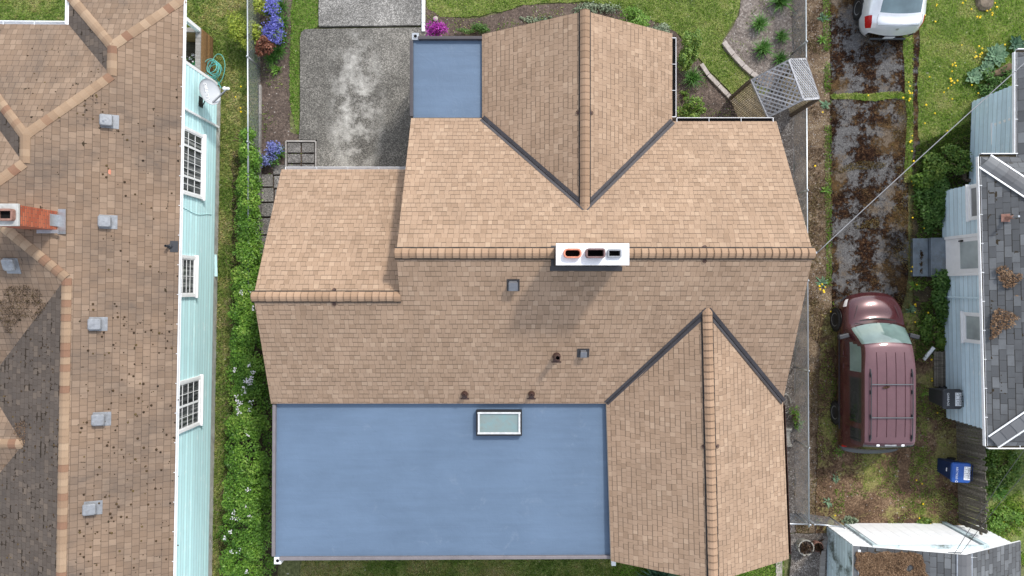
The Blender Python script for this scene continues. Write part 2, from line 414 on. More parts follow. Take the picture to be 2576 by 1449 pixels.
def concrete(name, base, cx=None):
    t = NT(name); p = t.pos()
    ag = t.vor(p, 42, out='Color'); ag = t.sep(ag)[0]
    n0 = t.noise(p, .45, 5, .62, .5); n1 = t.noise(p, 26, 4, .75); n2 = t.noise(p, 2.3, 6, .72)
    k = t.ramp(n0, [(.30, tuple(c*.62 for c in base)), (.52, base), (.70, tuple(min(.7, c*1.55) for c in base))])
    k = t.mix(1, k, t.ramp(ag, [(0, .45), (.6, 1.0), (1, 1.8)]), 'MULTIPLY')
    k = t.mix(1, k, t.ramp(n1, [(.3, .72), (.7, 1.25)]), 'MULTIPLY')
    k = t.mix(t.ramp(n2, [(.48, 0), (.72, .55)]), k, (.085, .08, .07))
    if cx:
        x, y, z = t.sep(p)
        wv = t.math('MULTIPLY', t.math('SUBTRACT', t.noise(t.mapv(p, (1, .1, 1)), 1.6, 6, .7), .5), .55)
        ck = t.math('LESS_THAN', t.math('ABSOLUTE', t.math('ADD', t.math('SUBTRACT', y, 6.30), wv)), .009)
        k = t.mix(t.math('MULTIPLY', ck, .75), k, (.035, .033, .03))
        d = t.math('POWER', t.math('DIVIDE', t.math('SUBTRACT', x, cx[0]), cx[2]), 2.0)
        d = t.math('ADD', d, t.math('POWER', t.math('DIVIDE', t.math('SUBTRACT', y, cx[1]), cx[3]), 2.0))
        g = t.math('MULTIPLY', t.ramp(d, [(0, .75), (1, 0)]), t.ramp(t.noise(p, 1.6, 6, .7), [(.44, 0), (.66, 1)]))
        k = t.mix(g, k, (.62, .60, .55))
    t.col(k); t.rough(.9); t.bump(t.math('ADD', n1, t.math('MULTIPLY', ag, .5)), .5, .008); return t.m
M['driveway'] = concrete('aggregate_concrete', (.135, .127, .112), (-4.9, 5.7, 1.0, 2.7))
M['driveway_up'] = concrete('aggregate_concrete_pale', (.20, .192, .178))
M['paver'] = concrete('paver_concrete', (.15, .14, .13))
M['kerb'] = simple('pale_concrete_edging', (.36, .32, .29), .9, 0, .2, 9, .4, 60, dirt=((.17, .13, .10), .6))

def mossy():
    t = NT('moss_covered_concrete'); p = t.pos(); x, y, z = t.sep(p)
    n1 = t.noise(p, 1.5, 9, .78, .05); n2 = t.noise(p, 9, 7, .82); n3 = t.noise(p, 30, 5, .85); n4 = t.noise(p, .7, 5, .65)
    con = t.ramp(t.noise(p, 30, 5, .8), [(.30, (.033, .031, .032)), (.5, (.098, .095, .094)), (.70, (.22, .215, .21))])
    def track(c, wd): return t.ramp(t.math('ABSOLUTE', t.math('SUBTRACT', x, c)), [(0, 1), (wd, .8), (wd*1.8, 0)])
    tr = t.math('MAXIMUM', track(10.55, .22), track(11.75, .20))
    mk = t.math('ADD', t.math('MULTIPLY', n1, .75), t.math('MULTIPLY', n2, .35))
    mk = t.math('ADD', mk, t.math('MULTIPLY', n3, .25)); mk = t.math('SUBTRACT', mk, t.math('MULTIPLY', tr, .05))
    m = t.ramp(mk, [(.648, 0), (.662, 1)])
    moss = t.ramp(t.math('ADD', t.math('MULTIPLY', t.noise(p, 15, 5, .85), .6), t.math('MULTIPLY', n2, .4)), [(.42, (.005, .003, .002)), (.48, (.013, .007, .005)), (.54, (.034, .017, .010)), (.59, (.085, .048, .025)), (.65, (.24, .165, .095))])
    och = t.ramp(t.math('ADD', t.math('MULTIPLY', n4, .7), t.math('MULTIPLY', n3, .35)), [(.535, 0), (.60, .9)])
    ochc = t.ramp(n3, [(.3, (.06, .033, .014)), (.55, (.14, .088, .038)), (.75, (.29, .215, .115))])
    k = t.mix(m, con, moss); k = t.mix(t.math('MULTIPLY', och, .6), k, ochc)
    t.col(k); t.rough(1.0); t.b.inputs['Specular IOR Level'].default_value = .05; t.bump(t.math('MULTIPLY_ADD', m, t.math('MULTIPLY_ADD', n3, .7, .5), t.math('MULTIPLY', n2, .3)), .8, .03); return t.m
M['mossy'] = mossy()

def soil(name, a, b, c, s=1.0, peb=.25, alt=None):
    t = NT(name); p = t.pos()
    n1 = t.noise(p, 1.3*s, 7, .74, .4); n2 = t.noise(p, 16*s, 6, .85); n4 = t.noise(p, 4.2*s, 6, .8); v = t.sep(t.vor(p, 30*s, out='Color'))
    k = t.ramp(t.math('ADD', t.math('MULTIPLY', n1, .5), t.math('MULTIPLY', n2, .5)), [(.36, a), (.51, b), (.64, c)])
    if alt: k = t.mix(t.ramp(t.math('ADD', t.math('MULTIPLY', t.noise(p, .85*s, 6, .7, .5), .75), t.math('MULTIPLY', n2, .25)), [(.50, 0), (.56, .95)]), k, alt)
    pm = t.math('MULTIPLY', t.math('GREATER_THAN', v[0], 1-peb*.3), t.math('GREATER_THAN', n4, .5))
    k = t.mix(t.math('MULTIPLY', pm, .7), k, (.42, .39, .36))
    k = t.mix(1, k, t.ramp(n2, [(.32, .45), (.5, 1.0), (.68, 1.55)]), 'MULTIPLY')
    t.col(k); t.rough(1); t.bump(t.math('ADD', n2, t.math('MULTIPLY', v[1], .4)), .9, .03); return t.m
M['soil'] = soil('dark_bed_soil', (.055, .042, .034), (.105, .078, .064), (.17, .13, .105), 1.0, .05)
M['soil_pale'] = soil('dry_pale_soil', (.10, .082, .07), (.185, .155, .135), (.29, .255, .23))
M['gravel'] = soil('gravelly_dirt', (.075, .062, .054), (.145, .125, .11), (.25, .225, .205), 1.3, .9)
M['dirt'] = soil('mossy_brown_dirt', (.04, .023, .014), (.12, .073, .043), (.29, .20, .125), 1.0, .05, (.215, .195, .07))
M['thatch'] = soil('dry_thatch', (.055, .034, .022), (.145, .10, .062), (.30, .235, .155), 1.6, .3)
M['ochre_moss'] = soil('ochre_moss', (.07, .042, .016), (.145, .10, .035), (.24, .18, .07), 1.2, .2, (.05, .03, .018))
M['lawn'] = soil('lawn_base', (0.0607, 0.0878, 0.0216), (0.149, 0.189, 0.0486), (0.297, 0.29, 0.121), 1.0, .02)
M['plain'] = soil('open_ground', (.09, .10, .035), (.13, .14, .055), (.18, .175, .085), .6, .02)
M['litter'] = soil('leaf_litter', (.03, .024, .014), (.06, .048, .026), (.12, .092, .055), 1.5, .02)

def leafmat(name, pal, s=1.2, trans=.25, rough=.5, var=.35):
    t = NT(name); r = t.attr('rnd'); n = t.math('ADD', t.math('MULTIPLY', t.noise(t.pos(), s, 3), .6), t.math('MULTIPLY', t.noise(t.pos(), s*4.5, 4, .7), .4))
    f = t.math('ADD', t.math('MULTIPLY', r, 1-var), t.math('MULTIPLY', t.ramp(n, [(.40, 0), (.60, 1)]), var))
    k = t.ramp(f, pal); t.col(k); t.rough(rough)
    if trans:
        tr = t.n('ShaderNodeBsdfTranslucent'); t.set(tr.inputs[0], k); mx = t.n('ShaderNodeMixShader'); mx.inputs[0].default_value = trans
        out = t.nt.nodes['Material Output']; t.nt.links.new(t.b.outputs[0], mx.inputs[1]); t.nt.links.new(tr.outputs[0], mx.inputs[2]); t.nt.links.new(mx.outputs[0], out.inputs[0])
    return t.m
M['grass'] = leafmat('grass_blades', [(0, (0.106, 0.237, 0.025)), (.3, (0.25, 0.45, 0.0525)), (.55, (0.4, 0.575, 0.1)), (.75, (0.575, 0.625, 0.2)), (.9, (0.725, 0.663, 0.338)), (1, (0.78, 0.75, 0.45))], 1.0, .4, .6, .65)
M['grass_lush'] = leafmat('lush_grass', [(0, (0.104, 0.26, 0.0234)), (.55, (0.247, 0.507, 0.0546)), (.85, (0.403, 0.624, 0.117)), (1, (0.624, 0.676, 0.26))], 1.2, .4, .6, .55)
M['grass_dry'] = leafmat('dry_grass', [(0, (0.143, 0.154, 0.044)), (.3, (0.253, 0.22, 0.0825)), (.6, (0.385, 0.303, 0.143)), (1, (0.55, 0.451, 0.275))], .9, .15, .7, .45)
M['grass_shady'] = leafmat('mixed_grass', [(0, (0.11, 0.242, 0.033)), (.3, (0.253, 0.418, 0.066)), (.55, (0.462, 0.517, 0.154)), (.78, (0.704, 0.605, 0.297)), (1, (0.78, 0.704, 0.44))], .75, .4, .6, .7)
M['dirt_tufts'] = leafmat('brown_thatch_blades', [(0, (.05, .028, .015)), (.45, (.125, .072, .04)), (.75, (.21, .14, .075)), (1, (.40, .29, .17))], 1.3, .1, .8, .6)
M['hedge'] = leafmat('hedge_leaves', [(0, (.045, .11, .014)), (.4, (.105, .23, .026)), (.72, (.19, .34, .045)), (1, (.36, .48, .10))], .9, .3, .42, .5)
M['chartreuse'] = leafmat('chartreuse_leaves', [(0, (.11, .17, .015)), (.5, (.27, .34, .035)), (1, (.50, .53, .10))], 2, .3)
M['green_shrub'] = leafmat('green_leaves', [(0, (.05, .105, .016)), (.5, (.125, .225, .035)), (1, (.29, .36, .075))], 2, .3)
M['light_shrub'] = leafmat('light_green_leaves', [(0, (.07, .15, .02)), (.5, (.14, .28, .04)), (1, (.27, .38, .08))], 2, .3)
M['grey_shrub'] = leafmat('grey_green_leaves', [(0, (.07, .10, .055)), (.5, (.16, .21, .125)), (1, (.30, .34, .23))], 2, .2)
M['dark_shrub'] = leafmat('dark_leaves', [(0, (.03, .075, .014)), (.5, (.075, .165, .03)), (1, (.17, .27, .07))], 2, .3)
M['red_leaf'] = leafmat('red_brown_leaves', [(0, (.075, .028, .018)), (.5, (.17, .06, .035)), (1, (.29, .13, .075))], 3, .25)
M['violet'] = leafmat('violet_blue_flowers', [(0, (0.0575, 0.0575, 0.287)), (.5, (0.132, 0.138, 0.483)), (1, (0.31, 0.322, 0.69))], 3, .2)
M['bluebell'] = leafmat('pale_blue_flowers', [(0, (.08, .09, .28)), (.5, (.17, .19, .47)), (1, (.38, .42, .64))], 3, .2)
M['magenta'] = leafmat('magenta_flowers', [(0, (.18, .008, .16)), (.5, (.34, .02, .31)), (1, (.52, .09, .46))], 3, .2)
M['white_flower'] = leafmat('white_flowers', [(0, (.62, .58, .62)), (1, (.82, .80, .82))], 3, .25)
M['mullein'] = leafmat('felted_grey_green', [(0, (.08, .15, .085)), (.5, (.14, .24, .14)), (1, (.24, .34, .21))], 3, .2, .8)
M['iris'] = leafmat('strap_leaves', [(0, (.035, .10, .018)), (.5, (.075, .19, .035)), (1, (.16, .30, .07))], 2, .25)
M['iris_dark'] = leafmat('blue_green_strap_leaves', [(0, (.025, .065, .035)), (.5, (.05, .115, .065)), (1, (.10, .18, .10))], 2, .2)
M['twig'] = simple('twig_bark', (.14, .095, .06), .9)
M['dandelion'] = simple('dandelion_yellow', (.80, .58, .02), .6)
M['needles'] = leafmat('brown_needles', [(0, (.07, .04, .022)), (.5, (.17, .10, .055)), (1, (.30, .20, .12))], 3, 0, .9)
M['moss_tuft'] = leafmat('roof_moss', [(0, (.02, .013, .008)), (.6, (.055, .033, .015)), (1, (.12, .085, .03))], 3, 0, .95)

M['grass_ochre'] = leafmat('ochre_moss_tufts', [(0, (.10, .06, .02)), (.5, (.23, .17, .055)), (1, (.42, .33, .15))], 2, .1, .9, .5)
M['moss_drive'] = leafmat('dark_moss_tufts', [(0, (.008, .004, .003)), (.6, (.03, .015, .009)), (.88, (.085, .045, .025)), (1, (.24, .16, .09))], 3, .05, .95, .5)
def wood(name, a, b, s=1):
    t = NT(name); p = t.pos(); r = t.attr('rnd')
    n = t.noise(t.mapv(p, (1, 9, 9)), 2*s, 5, .7); k = t.ramp(n, [(.3, a), (.7, b)])
    k = t.mix(1, k, t.ramp(r, [(0, .68), (1, 1.28)]), 'MULTIPLY'); t.col(k); t.rough(.85); t.bump(n, .4, .01); return t.m
M['old_wood'] = wood('weathered_fence_wood', (.045, .038, .03), (.23, .205, .165))
M['grey_wood'] = wood('grey_wood', (.17, .155, .14), (.33, .31, .29))
M['cedar'] = wood('cedar_boards', (.12, .062, .022), (.27, .155, .065))
M['lattice_grey'] = wood('silvered_lattice', (.25, .25, .26), (.40, .40, .41))
M['lattice_tan'] = wood('tan_lattice', (.24, .19, .12), (.42, .35, .24))
M['dark_post'] = wood('dark_post', (.055, .04, .028), (.12, .09, .065))
def brick():
    t = NT('red_chimney_brick'); p = t.obj(); b = t.n('ShaderNodeTexBrick'); x, y, z = t.sep(p)
    t.set(b.inputs['Vector'], t.comb(t.math('ADD', x, y), z)); b.inputs['Scale'].default_value = 1
    b.inputs['Brick Width'].default_value = .2; b.inputs['Row Height'].default_value = .07; b.inputs['Mortar Size'].default_value = .007
    b.inputs['Color1'].default_value = (.30, .065, .03, 1); b.inputs['Color2'].default_value = (.42, .12, .06, 1); b.inputs['Mortar'].default_value = (.12, .075, .055, 1)
    t.col(t.mix(t.ramp(t.noise(t.pos(), 5, 5, .7), [(.55, 0), (.75, .5)]), b.outputs[0], (.16, .10, .08))); t.rough(.9); return t.m
M['brick'] = brick()
M['clay'] = simple('clay_flue', (.50, .19, .12), .8, 0, .25, 12)
M['dark_clay'] = simple('sooty_flue', (.16, .10, .095), .8, 0, .25, 12)
M['terracotta'] = simple('terracotta', (.24, .13, .10), .85, 0, .25, 10)
M['stone'] = simple('weathered_stone', (.30, .29, .26), .9, 0, .3, 8, .5, 40, dirt=((.10, .10, .07), .7))
M['rock'] = simple('brown_rock', (.17, .135, .10), .95, 0, .4, 6, .6, 30, dirt=((.14, .13, .04), .8))
def paint(name, c, metal=.3, rough=.28, coat=.8):
    t = NT(name); n = t.noise(t.pos(), 3, 5, .7); k = t.ramp(n, [(.3, tuple(x*.9 for x in c)), (.7, tuple(x*1.08 for x in c))])
    k = t.mix(t.ramp(t.noise(t.pos(), 40, 4, .8), [(.62, 0), (.75, .18)]), k, (.35, .32, .30))
    t.col(k); t.metal(metal); t.rough(rough); t.b.inputs['Coat Weight'].default_value = coat; t.b.inputs['Coat Roughness'].default_value = .06; return t.m
M['maroon'] = paint('maroon_paint', (.058, .014, .017), .25, .25, .8)
M['maroon_roof'] = paint('faded_maroon_roof', (.125, .064, .072), .2, .42, .3)
M['silver'] = paint('silver_paint', (.70, .72, .745), .3, .28, .7)
M['rubber'] = simple('tyre_rubber', (.018, .018, .019), .75)
M['plastic'] = simple('dark_plastic', (.035, .037, .042), .5)
M['bumper_grey'] = simple('grey_bumper_plastic', (.075, .085, .095), .5)
M['alloy'] = simple('alloy', (.50, .51, .52), .3, .7)
M['red_lens'] = simple('red_lens', (.40, .012, .012), .15)
M['clear_lens'] = simple('clear_lens', (.72, .70, .70), .15)
M['plate'] = simple('number_plate', (.70, .72, .74), .4)
M['bin_blue'] = simple('blue_plastic', (.022, .085, .32), .4, 0, .08)
M['bin_blue_dark'] = simple('navy_plastic', (.010, .024, .085), .5, 0, .1)
M['bin_grey'] = simple('charcoal_plastic', (.055, .057, .062), .5, 0, .1)
M['print'] = simple('print_dark', (.05, .055, .06), .5)
M['hose'] = simple('green_hose', (.10, .40, .37), .35)
M['cable'] = simple('cable', (.25, .25, .26), .5)
M['cable_dark'] = simple('dark_cable', (.07, .07, .07), .5)
M['dish'] = simple('dish_grey', (.40, .42, .44), .4, 0, .06)
M['white_shiny'] = simple('white_sheet', (.82, .83, .84), .5, 0, .04)
M['green_plastic'] = simple('green_plastic', (.01, .16, .055), .35)
# ================================================================ ground
def rough_poly(pts, step=.12, jit=.05, seed=1):
    out = []
    for i in range(len(pts)):
        a = Vector(pts[i]); b = Vector(pts[(i+1) % len(pts)]); n = max(1, int((b-a).length/step))
        for k in range(n):
            p = a.lerp(b, k/n)
            q = mnoise.noise_vector(Vector((p.x*2.1, p.y*2.1, seed))) + .6*mnoise.noise_vector(Vector((p.x*6.3, p.y*6.3, seed+4)))
            out.append((p.x+q.x*jit, p.y+q.y*jit))
    return out
LEVEL = [0]; ZH = {}; KEEP = []
def zone(name, pxs, mat, jit=.06, th=None, seed=None, z=None):
    LEVEL[0] += 1; z0 = .004*LEVEL[0] if z is None else z
    pts = [tuple(P(a, b, 0).xy) for a, b in pxs]
    pts = rough_poly(pts, .12, jit, LEVEL[0] if seed is None else seed) if jit else pts
    mb = MB()
    if th: mb.prism(pts, -.02, th)
    else:
        a = sum(pts[i][0]*pts[(i+1) % len(pts)][1]-pts[(i+1) % len(pts)][0]*pts[i][1] for i in range(len(pts)))
        if a < 0: pts = pts[::-1]
        mb.face([(x, y, z0) for x, y in pts])
    o = mb.build(name, mat); tag(o, kind='structure'); ZH[name, round(pts[0][0], 4), round(pts[0][1], 4)] = z0; ZH[id(pts)] = z0; KEEP.append(pts); return pts

g = MB(); g.face([(-160, -160, 0), (160, -160, 0), (160, 160, 0), (-160, 160, 0)]); tag(g.build('ground', M['plain']), kind='structure')
YARD_L = zone('lawn', [(-300, -200), (168, -200), (168, 90), (-300, 90)], M['lawn'], 0)
STRIP = zone('lawn', [(440, -60), (655, -60), (655, 420), (640, 700), (600, 1100), (570, 1520), (440, 1520)], M['lawn'], .03)
HEDGE_BED = zone('path', [(585, 380), (658, 380), (700, 1000), (700, 1520), (545, 1520), (585, 900)], M['litter'], .08)
BED_L = zone('flower_bed', [(645, -60), (740, -60), (735, 120), (730, 330), (800, 360), (800, 500), (650, 500)], M['soil'], .06)
PLOT = zone('path', [(648, 395), (1040, 395), (1040, 640), (648, 760)], M['soil'], .03)
GSTRIP = zone('lawn', [(738, -60), (812, -60), (812, 60), (790, 70), (762, 90), (758, 345), (748, 335), (728, 250), (730, 120)], M['lawn'], .05)
FLAWN = zone('lawn', [(1068, -60), (1880, -60), (1855, 40), (1815, 105), (1815, 125), (1890, 185), (1900, 215), (1862, 260), (1765, 160), (1700, 80), (1620, 40), (1480, 5), (1320, 12), (1260, 32), (1180, 46), (1110, 42), (1075, 22)], M['lawn'], .06)
FBED = zone('flower_bed', [(1066, 15), (1078, 24), (1110, 44), (1180, 48), (1260, 34), (1320, 14), (1480, 7), (1620, 42), (1700, 82), (1765, 162), (1862, 262), (1880, 320), (1040, 320), (1040, 100)], M['soil'], .04)
RBED = zone('flower_bed', [(1870, -60), (1995, -60), (1995, 260), (1890, 200), (1818, 125), (1818, 105), (1858, 40)], M['soil_pale'], .05)
SIDE = zone('path', [(1840, 262), (1995, 215), (1998, 700), (2000, 1340), (1940, 1340), (1940, 330)], M['gravel'], .05)
THATCH = zone('path', [(1992, -60), (2090, -60), (2092, 700), (2090, 1120), (2070, 1340), (2000, 1340), (1996, 300)], M['thatch'], .05)
DRV = zone('mossy_driveway', [(2086, -60), (2282, -60), (2284, 430), (2282, 700), (2262, 800), (2092, 800), (2086, 400)], M['mossy'], .04)
def pxpoly(l): return [tuple(P(a, b).xy) for a, b in l]
OCH = pxpoly([(2238, 250), (2290, 270), (2296, 560), (2296, 790), (2236, 800), (2246, 600), (2242, 430)])
CRACK = zone('moss', [(2086, 238), (2180, 236), (2262, 234), (2282, 240), (2284, 250), (2200, 254), (2120, 252), (2086, 250)], M['lawn'], .07)
CRACK2 = pxpoly([(2092, 430), (2120, 418), (2160, 405), (2225, 410), (2222, 424), (2150, 428), (2110, 436)])
CRACK3 = pxpoly([(2145, 558), (2200, 550), (2222, 560), (2200, 575), (2150, 575)])
GLINE = zone('lawn', [(2268, 90), (2294, 90), (2296, 300), (2290, 460), (2272, 460), (2278, 300)], M['lawn'], .03)
zone('mossy_driveway', [(2293, 60), (2312, 60), (2312, 420), (2294, 420)], M['mossy'], .03)
RLAWN = zone('lawn', [(2311, -60), (2680, -60), (2680, 220), (2450, 270), (2440, 330), (2400, 380), (2320, 420), (2306, 330)], M['lawn'], .06)
WEEDG = zone('ground_cover', [(2300, 370), (2450, 300), (2450, 480), (2376, 480), (2376, 600), (2380, 900), (2300, 900), (2290, 600)], M['litter'], .06)
DIRT = zone('ground', [(2060, 790), (2300, 790), (2360, 880), (2420, 1070), (2420, 1345), (2050, 1345)], M['dirt'], .06)
GARDEN = zone('lawn', [(2472, 1090), (2680, 1090), (2680, 1420), (2472, 1420)], M['lawn'], .05)
BLAWN = zone('lawn', [(765, 1370), (1560, 1370), (1560, 1560), (745, 1560)], M['lawn'], .05)
BLAWN2 = zone('lawn', [(1540, 1370), (1968, 1370), (1968, 1560), (1540, 1560)], M['lawn'], .0)
POTG = zone('path', [(1988, 1340), (2080, 1340), (2085, 1560), (1980, 1560)], M['gravel'], .03)
# concrete slabs
mbd = [tuple(P(a, b).xy) for a, b in [(770, 76), (1060, 72), (1100, 72), (1100, 470), (800, 470), (800, 354), (754, 353), (757, 300), (757, 100), (760, 84)]]
tag((lambda m: (m.prism(mbd, -.02, .11), m.build('driveway_slab', M['driveway'], bevel=.012))[1])(MB()), kind='structure')
mbd = rough_poly([tuple(P(a, b).xy) for a, b in [(805, -80), (1062, -80), (1062, 67), (804, 70)]], .2, .012, 5)
tag((lambda m: (m.prism(mbd, -.02, .125), m.build('driveway_slab', M['driveway_up'], bevel=.012))[1])(MB()), kind='structure')
# flat pavers beside the wing, one sheet of slabs each
mb = MB()
for (x0, y0, x1, y1) in [(726, 361, 758, 385), (762, 361, 792, 385), (726, 389, 758, 411), (762, 389, 792, 411), (726, 415, 758, 436), (762, 415, 792, 436),
                         (690, 416, 722, 440), (660, 440, 688, 470), (692, 444, 722, 474), (660, 474, 690, 508), (694, 478, 722, 510), (660, 512, 690, 545), (660, 550, 690, 590), (660, 594, 690, 640)]:
    a = P(x0, y0); b = P(x1, y1); mb.box(((a.x+b.x)/2, (a.y+b.y)/2, .07), (b.x-a.x, a.y-b.y, .05), rz=random.uniform(-.02, .02))
tag(mb.build('paving', M['paver'], bevel=.008), kind='structure')
def edging(name, pxs, w_, h, mat, label, cat, group=None):
    mb = MB()
    for a, b in zip(pxs, pxs[1:]):
        p = P(*a); q = P(*b); d = (q-p).normalized()*.006
        mb.bar(p+d+Vector((0, 0, h/2)), q-d+Vector((0, 0, h/2)), w_, h)
    return tag(mb.build(name, mat, bevel=.008), label, cat, group)
edging('timber_edging', [(657, 215), (657, 290), (656, 372), (656, 470), (655, 600)], .06, .14, M['grey_wood'], 'thin grey timber board edging the soil bed along the chain link fence', 'garden edging')
edging('paver_frame', [(722, 440), (722, 357), (797, 357), (797, 440)], .05, .13, M['grey_wood'], 'grey wooden frame around the square pavers beside the concrete driveway', 'garden edging')
edging('kerb_stones', [(1762, 163), (1780, 190), (1806, 217), (1828, 240), (1851, 264)], .13, .11, M['kerb'], 'curved pale concrete edging between shrub bed and grass path by the house', 'garden edging')
edging('kerb_stones', [(1818, 108), (1842, 140), (1868, 168), (1888, 186), (1905, 198)], .15, .12, M['kerb'], 'curved pale concrete edging between grass path and pale dry bed', 'garden edging')
edging('brick_edging', [(1066.5, -70), (1066.5, -48), (1066.5, -26), (1066.5, -4), (1066.5, 18), (1066.5, 40), (1066.5, 62), (1066.5, 84)], .10, .17, M['white_metal'], 'white painted brick edging along the upper driveway slab', 'garden edging')
edging('concrete_kerb', [(1957, 1350), (1955, 1540)], .2, .13, M['kerb'], 'short grey concrete kerb at the lower right corner of the tan roof', 'garden edging')
edging('timber_sleepers', [(2072, 1345), (2066, 1380), (2058, 1540)], .16, .16, M['grey_wood'], 'long grey timber lying beside the pale blue shed wall', 'timber')

# ================================================================ tan house
F = Plane((0, .836, 5.1), 0, -.598); B = Plane((0, .836, 5.1), 0, .5)
XL, XR = -2.78, 7.24
GRX, GRZ, GY = 1.83, 4.40, 6.94
GL = Plane((GRX, 0, GRZ), .597, 0); GR = Plane((GRX, 0, GRZ), -.597, 0)
T1 = Vector((GRX, .836+(5.1-GRZ)/.598, GRZ))
zl = 2.82; VL1 = Vector((GRX-(GRZ-zl)/.597, .836+(5.1-zl)/.598, zl))
zr = 2.88; VR1 = Vector((GRX+(GRZ-zr)/.597, .836+(5.1-zr)/.598, zr))
WZ = B.z(0, -.212); WL = -6.41; WG = Plane((0, -.212, WZ), 0, -.587)
T2 = Vector((4.897, -.552, B.z(0, -.552))); T2e = Vector((5.05, -7.37, T2.z))
VL2 = Vector((2.54, -3.11, B.z(0, -3.11))); E2l = Vector((2.668, -7.35, VL2.z))
VR2 = Vector((7.28, -3.05, B.z(0, -3.05))); E2r = Vector((7.44, -7.28, VR2.z))
def plane3(a, b, c):
    n = (b-a).cross(c-a)
    if n.z < 0: n = -n
    return Plane(a, -n.x/n.z, -n.y/n.z)
RL = plane3(T2, T2e, E2l); RR = plane3(T2, T2e, E2r)

house = thing('tan_house', 'house with tan shingled gable roofs, blue flat roofs and white chimney cap', 'house', (0, 0, 0), world=True)
def hp(name, mb, mats, **k): return mb.build(name, mats, house, **k)
# walls
mb = MB()
def wallbox(x0, y0, x1, y1, z): mb.box(((x0+x1)/2, (y0+y1)/2, z/2), (x1-x0, y1-y0, z))
wallbox(-2.5, -2.78, 6.93, 4.2, 2.72); wallbox(-6.12, -2.75, -2.5, 2.98, 2.3); wallbox(-.45, 4.2, 4.02, 6.6, 2.66)
wallbox(2.96, -7.05, 7.02, -2.78, 2.92); wallbox(-6.2, -7.08, 2.96, -2.75, 2.74); wallbox(-2.62, 4.2, -.45, 6.74, 2.58)
for X in (-2.5, 6.93): mb.raw([(X-.05, -2.7, 2.72), (X-.05, 4.15, 2.72), (X-.05, .836, 4.85), (X+.05, -2.7, 2.72), (X+.05, 4.15, 2.72), (X+.05, .836, 4.85)], [(0, 1, 2), (5, 4, 3), (0, 3, 4, 1), (1, 4, 5, 2), (2, 5, 3, 0)])
mb.raw([(-6.12, -2.7, 2.3), (-6.12, 2.95, 2.3), (-6.12, -.21, 4.3), (-6.0, -2.7, 2.3), (-6.0, 2.95, 2.3), (-6.0, -.21, 4.3)], [(0, 1, 2), (5, 4, 3), (0, 3, 4, 1), (1, 4, 5, 2), (2, 5, 3, 0)])
mb.raw([(-.4, 6.6, 2.66), (4.0, 6.6, 2.66), (1.83, 6.6, 4.15), (-.4, 6.48, 2.66), (4.0, 6.48, 2.66), (1.83, 6.48, 4.15)], [(0, 1, 2), (5, 4, 3), (0, 3, 4, 1), (1, 4, 5, 2), (2, 5, 3, 0)])
mb.raw([(3.0, -7.05, 2.92), (7.0, -7.05, 2.92), (5.04, -7.05, 4.15), (3.0, -6.9, 2.92), (7.0, -6.9, 2.92), (5.04, -6.9, 4.15)], [(0, 1, 2), (5, 4, 3), (0, 3, 4, 1), (1, 4, 5, 2), (2, 5, 3, 0)])
hp('wall', mb, M['tan_wall'])
# shingled facets
mb = MB()
mb.roof([(XL, .836, 5.1), (XR, .836, 5.1), F.at(XR-.03, VR1.y), VR1, T1, VL1, F.at(XL+.02, VL1.y)], shift=(0, .02))
mb.roof([(XL, .836, 5.1), (XL, -.212, WZ), (WL, -.212, WZ), B.at(-6.485, -3.11), VL2, T2, VR2, (XR, .836, 5.1)])
mb.roof([(WL, -.212, WZ), (-2.5, -.212, WZ), WG.at(-2.5, 3.30), WG.at(WL-.005, 3.30)], shift=(3, 0))
mb.roof([T1, VL1, GL.at(VL1.x, GY), (GRX, GY, GRZ)], shift=(5, 0))
mb.roof([T1, VR1, GR.at(VR1.x, GY), (GRX, GY, GRZ)], shift=(9, 0))
mb.roof([T2, VL2, E2l, T2e], shift=(2, 0)); mb.roof([T2, VR2, E2r, T2e], shift=(7, 0))
# short return tips at the rake ends, as on the photo
roof = hp('roof', mb, [M['tan_shingle'], M['soffit']])

def caps(mb, p0, p1, pl, w_, seg, lift=.02, crown=.025, band=None, rise=.014):
    p0 = Vector(p0); p1 = Vector(p1); d = p1-p0; hd = Vector((d.x, d.y, 0)); L = d.length; n = max(1, round(L/seg))
    s = Vector((-hd.y, hd.x, 0)).normalized()
    def z(p): return min(q.z(p.x, p.y) for q in pl)
    for k in range(n):
        a = p0 + d*(k/n); b = p0 + d*(min(1.0, (k+1.12)/n)); ring = []
        jw = w_*random.uniform(.97, 1.03)
        for p, up in ((a, rise), (b, 0)):
            for q in (-1, -.55, 0, .55, 1):
                x = p + s*(q*jw); x.z = z(x)*abs(q)**.8 + (p.z)*(1-abs(q)**.8) + lift + up + crown*(1-q*q)*.6; ring.append(x)
        low = [x - Vector((0, 0, .018)) for x in ring]
        f = [(i, i+1, i+6, i+5) for i in range(4)]
        m = len(ring); f += [(m+i, i, i+1, m+i+1) [::-1] for i in range(4)] + [(0, 5, m+5, m)[::-1], (4, m+4, m+9, 9)[::-1], (5, 6, m+6, m+5)[::-1]]
        mb.raw(ring+low, f)
        if band is not None:  # dark strip along the butt: shadow gap put in as colour
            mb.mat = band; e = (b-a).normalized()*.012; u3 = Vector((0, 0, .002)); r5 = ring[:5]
            mb.raw([x+u3-e*.3 for x in r5]+[x+u3+e for x in r5], [(i, i+1, i+6, i+5) for i in range(4)]); mb.mat = 0
